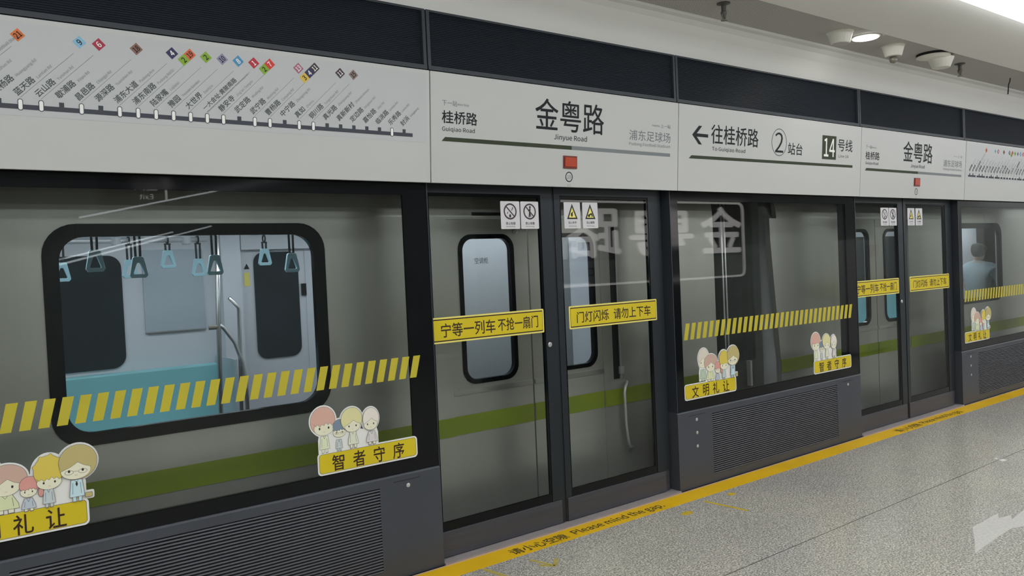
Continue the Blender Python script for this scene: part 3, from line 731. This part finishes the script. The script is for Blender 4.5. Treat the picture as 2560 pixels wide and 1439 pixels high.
ll = leaf('l', 'left glass leaf of the nearer sliding doors, with no smoking sign')
lr = leaf('r', 'right glass leaf of the nearer sliding doors, with warning triangles')
dup(ll, MOD, 'left glass leaf of the farther sliding doors')
dup(lr, MOD, 'right glass leaf of the farther sliding doors')
for k in (0, 1):
    s = MB().box(DA + 0.002 + MOD * k, DB - 0.002 + MOD * k, -0.014, 0.16, -0.003, 0.010).build('door_threshold', 'sill_steel')
    tag(s, 'pale metal threshold strip under the %s sliding doors' % ('nearer' if k == 0 else 'farther'), 'threshold', 'thresholds of the sliding doors')

# ------------------------------------------------------------------ ceiling fittings
def light_line(y, label):
    t = thing('linear_ceiling_light', label, 'ceiling light', (6, y, 3.372), 'light lines in the ceiling')
    MB().box(-5.9, 25.9, y - 0.137, y + 0.137, 3.362, 3.372).build('housing', 'speaker_white', t)
    MB().box(-5.9, 25.9, y - 0.135, y + 0.135, 3.30, 3.362).build('diffuser', 'tube_light', t, 'glowing white diffuser')
    return t
light_line(-1.722, 'bright white light line in the ceiling at the top right corner')
for yy, wh in ((-3.7, 'second'), (-6.2, 'third')):
    light_line(yy, 'bright ceiling light line behind the viewpoint, %s from the screen doors' % wh)
t = thing('downlight', 'round glowing white downlight in the grey ceiling strip', 'ceiling light', (6.148, -0.598, 3.40))
MB().lathe((6.148, -0.598, 3.40), [(0.108, 0.0), (0.108, -0.004), (0.097, -0.006)], 32).build('trim_ring', 'speaker_white', t)
MB().lathe((6.148, -0.598, 3.394), [(0.096, 0.0), (0.095, -0.003)], 32).build('lens', 'spot_light', t, 'glowing lens')
def cone_speaker(x, y, r, h, label):
    t = thing('ceiling_speaker', label, 'speaker', (x, y, 3.40))
    MB().lathe((x, y, 3.40), [(r * 1.05, 0.0), (r * 1.05, -0.006), (r, -0.008), (r * 0.96, -0.016), (r * 0.74, -h), (r * 0.70, -h - 0.004)], 32).build('cone', 'speaker_white', t, smooth=False)
    MB().lathe((x, y, 3.40 - h - 0.004), [(r * 0.66, 0.0), (r * 0.66, -0.003)], 28).build('grille', 'perforated', t)
    return t
cone_speaker(5.82, -0.575, 0.095, 0.085, 'white cone loudspeaker on the ceiling left of the glowing downlight')
s2 = cone_speaker(6.62, -0.575, 0.088, 0.085, 'white cone with a small camera ball, right of the glowing downlight')
MB().lathe((6.62, -0.575, 3.307), [(0.012, 0.004), (0.026, -0.004), (0.033, -0.022), (0.026, -0.042), (0.010, -0.050)], 20).build('camera_ball', 'metal_grey', s2, 'grey camera ball', smooth=True)
t = thing('dome_detector', 'white cone fitting hanging by a tilted disc, rightmost cone on the ceiling strip', 'detector', (7.27, -0.61, 3.40))
MB().lathe((7.22, -0.61, 3.40), [(0.125, 0.0), (0.125, -0.012), (0.10, -0.014)], 32).build('gap_plate', 'gap_black', t, 'black gap above the disc')
MB().lathe((7.24, -0.61, 3.388), [(0.135, -0.006), (0.135, -0.014), (0.09, -0.026)], 32).build('disc', 'speaker_white', t)
MB().lathe((7.36, -0.62, 3.385), [(0.105, -0.01), (0.10, -0.024), (0.072, -0.090), (0.066, -0.094)], 32).build('cone', 'speaker_white', t)
def sprinkler(x, y, label):
    t = thing('fire_sprinkler', label, 'sprinkler', (x, y, 3.40))
    MB().lathe((x, y, 3.40), [(0.045, 0.0), (0.045, -0.005), (0.016, -0.012), (0.016, -0.055), (0.022, -0.06), (0.017, -0.082), (0.008, -0.10)], 18).build('body', 'dull_metal', t)
    MB().tube([(x - 0.016, y, 3.33), (x - 0.02, y, 3.305), (x, y, 3.288), (x + 0.02, y, 3.305), (x + 0.016, y, 3.33)], 0.004, 6).build('yoke', 'metal_grey', t)
    MB().lathe((x, y, 3.288), [(0.022, 0.0), (0.022, -0.003)], 18).build('deflector', 'metal_grey', t)
    return t
sprinkler(4.43, -0.56, 'small grey fire sprinkler on the ceiling strip at the top edge')
sprinkler(7.86, -0.56, 'small grey fire sprinkler right of the white cone fittings')
c = MB().tube([(9.05, -0.53, 3.401), (9.05, -0.525, 3.37), (9.08, -0.50, 3.34), (9.10, -0.49, 3.30), (9.10, -0.485, 3.25)], 0.006, 8).build('hanging_cable', 'rubber')
tag(c, 'short dark cable end hanging from the ceiling near the right edge', 'cable')

# ------------------------------------------------------------------ metro train
TY = 0.35
def wall_with_holes(mb, x0, x1, z0, z1, y0, y1, holes, mi=0):
    xs = sorted(set([x0, x1] + [h[0] for h in holes] + [h[1] for h in holes]))
    for a, b in zip(xs, xs[1:]):
        hs = [h for h in holes if h[0] < (a + b) / 2 < h[1]]
        if not hs: mb.box(a, b, y0, y1, z0, z1, mi)
        else:
            h = hs[0]; mb.box(a, b, y0, y1, z0, h[2], mi); mb.box(a, b, y0, y1, h[3], z1, mi)
def window(root, x0, x1, z0, z1, r, bx, bz, y=TY, pane='train_glass', name='window_frame'):
    B = FRONT(y)
    fr = MB().ring(B, rrect(x0, x1, z0, z1, r, 7), rrect(x0 + bx, x1 - bx, z0 + bz, z1 - bz, r * 0.78, 7), -0.03, 0.006).build(name, 'train_black', root, 'rounded black window frame')
    MB().prism(B, rrect(x0 + bx * 0.8, x1 - bx * 0.8, z0 + bz * 0.8, z1 - bz * 0.8, r * 0.78, 7), -0.012, -0.004).build('window_pane', pane, fr)
def train_doors(root, cx, w=0.66):
    for s in (-1, 1):
        xa, xb = (cx - w, cx - 0.006) if s < 0 else (cx + 0.006, cx + w)
        wx0, wx1 = (xa + 0.085, xa + 0.535) if s < 0 else (xb - 0.505, xb - 0.05)
        b = MB(); wall_with_holes(b, xa, xb, 0.03, 2.03, TY + 0.012, TY + 0.05, [(wx0 + 0.026, wx1 - 0.026, 0.985, 1.905)])
        d = b.build('door_leaf', 'train_steel', root, 'steel train door leaf')
        window(d, wx0, wx1, 0.958, 1.933, 0.10, 0.032, 0.030, y=TY + 0.012)
        MB().box(xa + 0.004, xb - 0.004, TY + 0.004, TY + 0.012, 0.900, 0.930).build('rub_strip', 'steel', d)
        MB().box(xa + 0.002, xb - 0.002, TY + 0.008, TY + 0.012, 0.645, 0.765).build('olive_stripe', 'train_olive', d, 'olive green stripe')
def car_shell(root, xa, xb, doors, windows, endx=None):
    holes = [(x0 + 0.052, x1 - 0.052, z0 + 0.046, z1 - 0.046) for x0, x1, z0, z1 in windows] + [(c - 0.66, c + 0.66, 0.03, 2.03) for c in doors]
    b = MB(); wall_with_holes(b, xa, xb, -0.9, 2.045, TY, TY + 0.05, holes)
    b.prism(Basis((0, 0, 0), (0, 1, 0), (0, 0, 1)), [(TY, 2.045), (TY + 0.05, 2.045), (TY + 0.60, 2.92), (TY + 0.50, 2.92), (TY + 0.24, 2.60), (TY + 0.13, 2.44), (TY + 0.065, 2.32), (TY + 0.030, 2.23), (TY + 0.012, 2.16), (TY + 0.003, 2.10)], xa, xb)
    b.build('side_wall', 'train_steel', root, 'brushed steel side of the car')
    st = MB(); xs = [xa] + [v for c in sorted(doors) for v in (c - 0.66, c + 0.66)] + [xb]
    for a, c in zip(xs[::2], xs[1::2]): st.box(a + 0.001, c - 0.001, TY - 0.004, TY, 0.645, 0.765)
    st.build('olive_stripe', 'train_olive', root, 'olive green stripe along the car')
    for x0, x1, z0, z1 in windows: window(root, x0, x1, z0, z1, 0.15, 0.070, 0.062)
    for c in doors: train_doors(root, c)
    MB().box(xa, xb, TY + 0.05, 3.15, -0.9, 0.02).build('underframe', 'dark_void', root)
    MB().box(xa, xb, TY + 0.50, 3.2, 2.9, 3.0).build('roof', 'train_steel', root)
    i = MB(); i.box(xa, xb, 3.10, 3.2, 0.02, 2.9); i.box(xa, xb, TY + 0.06, 3.10, 2.16, 2.20)
    for ex in ((xb - 0.06, xb) if endx is None else (xa, xa + 0.06),): i.box(ex[0], ex[1], TY + 0.05, 3.10, 0.02, 2.9)
    i.build('interior_wall', 'train_white', root, 'pale blue white interior lining')
    l = MB()
    for y in (1.25, 2.35): l.box(xa + 0.2, xb - 0.2, y - 0.10, y + 0.10, 2.142, 2.159)
    for c in doors: l.box(c - 0.64, c + 0.64, TY + 0.10, TY + 0.32, 2.142, 2.159)  # extra glowing panels over the door bays, added to brighten the cabinet front
    l.build('ceiling_lamp_and_fill', 'train_light', root, 'cool white interior lamps and added fill over the doors')

car = thing('metro_car', 'nearer steel train car with olive stripe and wide black framed window', 'train car', (1.0, 1.7, -0.9), 'cars of the metro train')
car_shell(car, -4.6, 5.37, [3.41, -1.15], [(0.509, 1.917, 0.940, 2.008)])
# interior of the nearer car
FW = FRONT(3.10)
def dark_window(x0, x1, z0, z1, r):
    MB().prism(FW, rrect(x0, x1, z0, z1, r, 6), 0.0, 0.012).build('far_window', 'train_dark_window', car, 'dark window on the far side of the car')
dark_window(0.10, 1.388, 1.035, 1.94, 0.10)
dark_window(2.464, 2.872, 0.985, 1.936, 0.09)
p = MB().prism(FW, rrect(1.545, 2.025, 1.300, 1.978, 0.01, 3), 0.0, 0.014).build('poster_frame', 'train_panel', car, 'grey blue poster frame')
MB().prism(FW, [(1.545, 1.292), (2.025, 1.292), (2.025, 1.303), (1.545, 1.303)], 0.0, 0.02).build('ledge', 'steel', p)
MB().box(2.15, 2.315, 2.98, 3.10, 0.02, 2.10).build('door_pillar', 'train_white', car, 'white pillar beside the far doors')
MB().box(2.34, 3.60, 3.03, 3.10, 1.96, 2.16).box(2.94, 2.955, 3.09, 3.10, 0.02, 1.96).build('door_header', 'train_white', car)
w_ = MB().flat(FW, [(2.375, 1.64), (2.425, 1.64), (2.425, 1.76), (2.375, 1.76)], 0.004, 0).flat(FW, [(2.378, 1.79), (2.428, 1.79), (2.403, 1.84)], 0.004, 1)
w_.build('warning_label', ['yellow_pale', 'ink'], car, 'small yellow label under a triangle')
MB().prism(FW, rrect(2.895, 2.94, 1.53, 1.64, 0.006, 3), 0.0, 0.02).build('door_button', 'train_black', car, 'black door button box')
s = MB().box(-0.9, 2.08, 2.66, 3.08, 0.40, 0.47).box(-0.9, 2.08, 2.98, 3.08, 0.47, 1.005).box(-0.9, 2.08, 2.75, 3.06, 0.02, 0.40)
s.build('bench_seat', 'teal', car, 'teal bench seat along the far wall', bevel=0.015)
MB().box(2.085, 2.10, 2.55, 3.08, 0.30, 1.06).build('seat_screen', 'train_panel', car)
MB().tube([(2.015, 2.6, 2.14), (1.985, 2.6, 1.4), (1.945, 2.6, 0.02)], 0.019, 12).build('grab_pole', 'steel', car, 'upright steel pole', smooth=True)
MB().tube([(2.085, 2.62, 1.56), (2.158, 2.62, 1.47), (2.150, 2.62, 1.1), (2.135, 2.62, 0.60)], 0.016, 10).build('grab_handle', 'steel', car, smooth=True)
MB().tube([(1.975, 2.6, 1.36), (2.02, 2.6, 1.32), (2.10, 2.6, 1.20), (2.16, 2.6, 1.02), (2.18, 2.6, 0.85), (2.18, 2.6, 0.6)], 0.016, 10).build('curved_rail', 'steel', car, 'curved steel rail', smooth=True)
MB().tube([(1.99, 2.6, 1.33), (1.91, 2.62, 1.33)], 0.02, 10).build('rail_bracket', 'metal_grey', car)
for y, za in ((1.9, 2.0), (1.1, 2.02)):
    r_ = MB().tube([(-0.8, y, za), (1.72, y, za)] if y > 1.5 else [(-0.8, y, za), (2.6, y, za)], 0.018, 12).build('overhead_rail', 'rail_bright', car, 'overhead steel handrail', smooth=True)
    cm = MB()
    for x in ((1.13, 1.58) if y > 1.5 else (0.4, 1.9)): cm.lathe((x, y, za - 0.035), [(0.026, 0.0), (0.032, 0.01), (0.032, 0.055), (0.02, 0.07)], 14)
    for x in ((1.13, 1.58) if y > 1.5 else (0.4, 1.9)): cm.tube([(x, y, za), (x, y, 2.16)], 0.012, 8)
    cm.build('rail_clamp', 'train_white', r_)
cb = MB().box(2.70, 4.30, 0.95, 1.6, 0.02, 2.13).build('equipment_cabinet', 'train_white', car, 'white cabinet behind the door windows')
kx = MB().text(FRONT(0.95), '空调柜', 0.001, fit=(3.367, 3.49, 1.744, 1.788)); kx.build('lettering', 'ink_soft', cb)
for z in (1.86, 1.42, 1.06): MB().lathe((4.18, 0.95, z), [(0.022, 0), (0.022, 0.012), (0.012, 0.02)], 14, axis='y').build('lock', 'steel', cb)
# outside fittings at the end of the car
h = MB().tube([(4.30, 0.352, 0.805), (4.27, 0.32, 0.805), (4.235, 0.30, 0.785), (4.217, 0.295, 0.74), (4.222, 0.295, 0.5), (4.238, 0.295, 0.37), (4.262, 0.30, 0.325), (4.30, 0.32, 0.318), (4.32, 0.352, 0.318)], 0.011, 10)
h.build('crew_handrail', 'screw', car, 'pale steel grab handle beside the train door', smooth=True)
MB().box(4.165, 4.225, TY - 0.003, TY + 0.002, 0.84, 1.98).build('drain_channel', 'gap_black', car, 'dark vertical channel')
MB().tube([(4.238, TY - 0.008, 0.84), (4.225, TY - 0.008, 1.4), (4.225, TY - 0.008, 1.98)], 0.005, 6).build('bead', 'screw', car)
MB().box(4.215, 4.255, TY - 0.02, TY, 0.875, 0.93).build('latch', 'screw', car, 'small bright latch')
MB().lathe((3.30, TY, 1.952), [(0.018, 0.0), (0.018, 0.01), (0.008, 0.014)], 14, axis='y').build('key_switch', 'steel', car)
MB().box(2.95, 3.28, TY - 0.006, TY, 2.055, 2.075).build('drip_rail', 'gap_black', car)

# gangway between the cars
gw = thing('gangway_bellows', 'dark ribbed gangway between the two train cars', 'gangway', (5.8, 1.7, 0.2))
g = MB(); n = 11; xs = [5.375 + (6.15 - 5.375) * i / (2 * n) for i in range(2 * n + 1)]
for i in range(2 * n):
    a, c = xs[i], xs[i + 1]; ya, yc = (0.46, 0.58) if i % 2 == 0 else (0.58, 0.46)
    g.add([(a, ya, 0.0), (c, yc, 0.0), (c, yc, 2.5), (a, ya, 2.5)], [(0, 1, 2, 3)])
    g.add([(a, ya, 2.5), (c, yc, 2.5), (c, 2.9, 2.5), (a, 2.9, 2.5)], [(0, 1, 2, 3)])
g.build('folds', 'bellows', gw)
MB().box(5.375, 6.15, 0.6, 2.9, -0.3, 0.0).build('tread_plate', 'dark_void', gw)
for x in (5.495, 5.535): MB().tube([(x, 0.36, 0.40), (x - 0.002, 0.36, 1.4), (x - 0.006, 0.36, 2.4)], 0.008, 8).build('jumper_cable', 'screw', gw, 'thin pale upright cable', smooth=True)
MB().box(5.825, 5.85, 0.36, 0.40, 0.58, 0.80).build('coupling_bracket', 'screw', gw, 'small pale bracket')

# farther car
car2 = thing('metro_car', 'farther steel train car beyond the dark gangway', 'train car', (9.0, 1.7, -0.9), 'cars of the metro train')
car_shell(car2, 6.26, 16.0, [7.97], [(9.567, 10.975, 1.03, 1.985)], endx=1)
MB().prism(FRONT(TY), [(6.26, 0.765), (6.262, -0.9), (6.262, -0.9), (6.2605, 2.04), (6.155, 2.04), (6.16, 1.84)], -0.05, 0.0).build('end_post', 'train_steel', car2)
MB().box(9.1, 14.2, 2.66, 3.08, 0.40, 0.47).box(9.1, 14.2, 2.98, 3.08, 0.47, 1.0).build('bench_seat', 'teal', car2, 'teal bench seat inside')
MB().prism(FRONT(3.10), rrect(12.2, 14.6, 1.0, 1.94, 0.1, 6), 0.0, 0.012).build('far_window', 'train_dark_window', car2, 'dark window on the far side')
MB().box(14.7, 15.9, 2.7, 3.1, 0.02, 2.14).build('end_cabinet', 'train_white', car2)
MB().tube([(9.4, 1.1, 2.02), (15.5, 1.1, 2.02)], 0.018, 10).build('overhead_rail', 'steel', car2, smooth=True)
MB().tube([(11.25, 1.5, 2.14), (11.25, 1.5, 0.02)], 0.02, 10).build('grab_pole', 'steel', car2, smooth=True)

# hand straps hanging in the nearer car
def hand_strap(x, y, zc, top, label):
    t = thing('hand_strap', label, 'hand strap', (x, y, zc), 'teal hand straps inside the train window')
    b = MB(); hh, hw = 0.062, 0.050
    for s in (-1, 1):
        b.add([(x + s * 0.020, y - 0.004, top - 0.026), (x + s * 0.008, y - 0.004, top - 0.026), (x + s * 0.006, y - 0.004, zc + hh - 0.006), (x + s * 0.019, y - 0.004, zc + hh - 0.006),
               (x + s * 0.020, y + 0.004, top - 0.026), (x + s * 0.008, y + 0.004, top - 0.026), (x + s * 0.006, y + 0.004, zc + hh - 0.006), (x + s * 0.019, y + 0.004, zc + hh - 0.006)],
              [(0, 1, 2, 3), (7, 6, 5, 4), (0, 4, 5, 1), (2, 6, 7, 3), (1, 5, 6, 2), (3, 7, 4, 0)])
    b.tube([(x, y + 0.026 * math.cos(q), top + 0.026 * math.sin(q)) for q in [math.pi * i / 7 for i in range(14)]], 0.006, 6, close=True)
    b.box(x - 0.021, x + 0.021, y - 0.006, y + 0.006, top - 0.034, top - 0.024)
    b.build('strap', 'strap_black', t, 'black webbing loop')
    B = FRONT(y)
    o = [(x - hw, zc - hh + 0.016), (x - hw + 0.012, zc - hh), (x + hw - 0.012, zc - hh), (x + hw, zc - hh + 0.016), (x + 0.030, zc + hh - 0.006), (x + 0.022, zc + hh), (x - 0.022, zc + hh), (x - 0.030, zc + hh - 0.006)]
    i = [(x - hw + 0.020, zc - hh + 0.026), (x - hw + 0.024, zc - hh + 0.022), (x + hw - 0.024, zc - hh + 0.022), (x + hw - 0.020, zc - hh + 0.026), (x + 0.010, zc + hh - 0.040), (x + 0.007, zc + hh - 0.036), (x - 0.007, zc + hh - 0.036), (x - 0.010, zc + hh - 0.040)]
    MB().ring(B, o, i, -0.012, 0.012).build('handle', 'teal_handle', t, 'teal triangular grip', bevel=0.003)
    return t
NTH = ['first', 'second', 'third', 'fourth', 'fifth', 'sixth', 'seventh', 'eighth', 'ninth']
STR = sorted([(0.862, 1.1, 1.848), (1.088, 1.1, 1.804), (1.526, 1.1, 1.803), (2.021, 1.1, 1.801), (0.803, 1.9, 1.803), (1.207, 1.9, 1.809), (1.453, 1.9, 1.866), (1.656, 1.9, 1.803), (2.134, 1.9, 1.863)],
             key=lambda q: (q[0]) / (q[1] + CAM_D))
for i, (x, y, z) in enumerate(STR):
    hand_strap(x, y, z, 2.02 if y < 1.5 else 2.0, 'teal hand strap in the train window, %s from the left' % NTH[i])

# ------------------------------------------------------------------ passenger seen through the farther car's window
def skin_mesh(name, pts, edges, radii, m, parent, label=None, root=0, sub=2):
    me = bpy.data.meshes.new(name); o3 = parent.location if parent else Vector((0, 0, 0))
    me.from_pydata([tuple(Vector(p) - o3) for p in pts], edges, []); me.materials.append(MATS[m])
    o = bpy.data.objects.new(name, me); COL.objects.link(o); o.parent = parent
    s = o.modifiers.new('skin', 'SKIN'); s.use_smooth_shade = True
    for v, r in zip(me.skin_vertices[0].data, radii):
        v.radius = (r, r) if not isinstance(r, tuple) else r; v.use_root = False
    me.skin_vertices[0].data[root].use_root = True
    q = o.modifiers.new('sub', 'SUBSURF'); q.levels = sub; q.render_levels = sub
    if label: o['label'] = label
    return o
px, py = 11.90, 1.02
per = thing('person', 'person in a pale shirt standing inside the farther car window', 'person', (px, py, 0.02))
def Pp(x, y, z): return (px + x, py + y, z)
skin_mesh('body', [Pp(0, 0, 0.92), Pp(0, 0, 1.10), Pp(0, 0.01, 1.30), Pp(0, 0.01, 1.43), Pp(0.01, 0, 1.51), Pp(0.03, -0.01, 1.58), Pp(0.05, -0.02, 1.68),
                   Pp(0.10, 0.16, 1.40), Pp(0.12, 0.21, 1.14), Pp(0.26, 0.18, 0.98), Pp(0.33, 0.17, 0.96), Pp(0.06, -0.19, 1.40), Pp(0.10, -0.24, 1.13), Pp(0.24, -0.20, 0.98), Pp(0.31, -0.19, 0.96),
                   Pp(0, 0.09, 0.84), Pp(0.01, 0.10, 0.48), Pp(0, 0.10, 0.09), Pp(0.13, 0.10, 0.055), Pp(0, -0.09, 0.84), Pp(0.01, -0.10, 0.48), Pp(0, -0.10, 0.09), Pp(0.13, -0.10, 0.055)],
          [(0, 1), (1, 2), (2, 3), (3, 4), (4, 5), (5, 6), (3, 7), (7, 8), (8, 9), (9, 10), (3, 11), (11, 12), (12, 13), (13, 14), (0, 15), (15, 16), (16, 17), (17, 18), (0, 19), (19, 20), (20, 21), (21, 22)],
          [0.13, 0.125, 0.15, 0.13, 0.06, 0.07, 0.09, 0.055, 0.043, 0.032, 0.03, 0.055, 0.043, 0.032, 0.03, 0.085, 0.06, 0.045, 0.035, 0.085, 0.06, 0.045, 0.035], 'skin', per)
skin_mesh('shirt', [Pp(0, 0, 0.90), Pp(0, 0, 1.10), Pp(0, 0.01, 1.30), Pp(0, 0.01, 1.43), Pp(0.01, 0, 1.50), Pp(0.08, 0.17, 1.40), Pp(0.12, 0.215, 1.20), Pp(0.05, -0.20, 1.40), Pp(0.09, -0.24, 1.20)],
          [(0, 1), (1, 2), (2, 3), (3, 4), (3, 5), (5, 6), (3, 7), (7, 8)], [0.16, 0.155, 0.185, 0.16, 0.07, 0.085, 0.07, 0.085, 0.07], 'shirt', per, 'pale blue shirt')
skin_mesh('trousers', [Pp(0, 0, 0.92), Pp(0, 0.09, 0.82), Pp(0.01, 0.10, 0.48), Pp(0, 0.10, 0.12), Pp(0, -0.09, 0.82), Pp(0.01, -0.10, 0.48), Pp(0, -0.10, 0.12)],
          [(0, 1), (1, 2), (2, 3), (0, 4), (4, 5), (5, 6)], [0.145, 0.10, 0.075, 0.065, 0.10, 0.075, 0.065], 'trousers', per, 'dark trousers')
skin_mesh('hair', [Pp(-0.012, -0.01, 1.545), Pp(-0.004, -0.01, 1.61), Pp(0.015, -0.015, 1.68), Pp(0.04, -0.02, 1.735)], [(0, 1), (1, 2), (2, 3)], [0.06, 0.095, 0.112, 0.095], 'hair', per, 'short dark hair')

# ------------------------------------------------------------------ things on the far side of the platform, seen in the glass
t = thing('station_name_board', 'big glowing station name board mirrored in the glass beside the nearer doors', 'sign', (8.9, -4.15, 1.38))
BK = Basis((0, -4.10, 0), (-1, 0, 0), (0, 0, 1))     # faces the track
MB().bbox(BK, -10.90, -6.85, 1.36, 2.60, -0.07, 0.0).build('board', 'pillar_brown', t, bevel=0.01)
MB().bbox(BK, -10.82, -6.93, 1.41, 1.735, 0.0, 0.004).build('lower_strip', 'board_grey', t)
MB().ring(BK, rrect(-10.85, -6.90, 1.385, 2.575, 0.12, 6), rrect(-10.81, -6.94, 1.415, 2.545, 0.09, 6), 0.0, 0.012).build('border', 'sign_glow', t)
x_ = MB().text(BK, '金', 0.004, fit=(-10.80, -9.78, 1.775, 2.505), off=0.02).text(BK, '粤', 0.004, fit=(-9.62, -8.35, 1.775, 2.50), off=0.02).text(BK, '路', 0.004, fit=(-8.18, -7.14, 1.775, 2.50), off=0.02)
x_.build('lettering', 'sign_glow', t)
MB().text(BK, 'Jinyue Road', 0.008, fit=(-9.0, -7.10, 1.48, 1.69)).build('lettering_english', 'ink', t)
t = thing('exit_sign', 'small hanging exit sign with an upward arrow, mirrored at the top of the glass', 'sign', (1.86, -4.05, 2.60))
MB().bbox(BK, -2.25, -1.45, 2.44, 2.76, -0.16, -0.08).build('box', 'pillar_brown', t)
x_ = MB().text(BK, '出口', -0.079, fit=(-1.96, -1.76, 2.58, 2.68)).text(BK, 'Exit', -0.079, fit=(-1.92, -1.80, 2.50, 2.55)).stroke(BK, [(-1.98 - .06, 2.49), (-1.98 - .06, 2.68)], 0.02, -0.079).stroke(BK, [(-2.10, 2.62), (-2.04, 2.69), (-1.98, 2.62)], 0.018, -0.079)
x_.build('lettering', 'sign_glow', t)
r_ = MB()
for x in (1.6, 2.1): r_.tube([(x, -3.98, 2.76), (x, -3.98, 3.372)], 0.012, 8)
r_.build('hanger_rod', 'metal_grey', t)
t = thing('hall_kiosk', 'white kiosk with a red box on it, mirrored in the farther left door leaf', 'kiosk', (12.76, -3.1, 0))
MB().box(12.30, 12.6, -3.4, -2.9, 0.05, 1.90).box(12.66, 13.22, -3.4, -2.9, 0.05, 1.88).build('body', 'board_white', t, bevel=0.01)
MB().box(12.6, 12.66, -3.4, -2.93, 0.05, 1.80).box(12.32, 13.2, -3.38, -2.95, 0.0, 0.05).build('seam', 'gap_black', t)
MB().box(12.72, 12.94, -2.9, -2.86, 1.60, 1.80).build('alarm_box', 'red_box', t, 'red box')
t = thing('info_pillar', 'tall slim white pillar mirrored beside the centre gap of the farther doors', 'pillar', (13.44, -3.0, 0))
MB().box(13.36, 13.52, -3.15, -2.9, 0.0, 2.10).build('shaft', 'board_white', t, bevel=0.008)
struct(MB().box(19.7, 25.9, -4.9, -4.1, 0, 3.372), 'wall_right', 'board_white')

def led(pts, y, label):
    k_ = (CAM_D - y) / (CAM_D + 4.05); a, c = [(x * k_, CAM_H + (z - CAM_H) * k_) for x, z in pts]
    t = thing('led_strip', label, 'light strip', ((a[0] + c[0]) / 2, y, (a[1] + c[1]) / 2), 'slim sloping light strips behind the viewpoint')
    MB().tube([(a[0], y, a[1]), (c[0], y, c[1])], 0.008, 8).build('strip', 'led_glow', t)
    h = MB()
    for q in (0.1, 0.9):
        x, z = a[0] + (c[0] - a[0]) * q, a[1] + (c[1] - a[1]) * q; h.tube([(x, y, z), (x, y, 3.372)], 0.003, 6)
    h.build('suspension_wire', 'dull_metal', t)
led(((1.26, 2.315), (3.6, 2.825)), -4.08, 'slim glowing strip mirrored as the upper thin slanting line over the train window')
led(((1.09, 1.90), (2.41, 2.235)), -4.6, 'slim glowing strip mirrored as the lower of the two slanting lines crossing the train window')
led(((1.13, 1.955), (2.05, 2.18)), -4.9, 'slim short glowing strip mirrored across the leftmost hand straps')
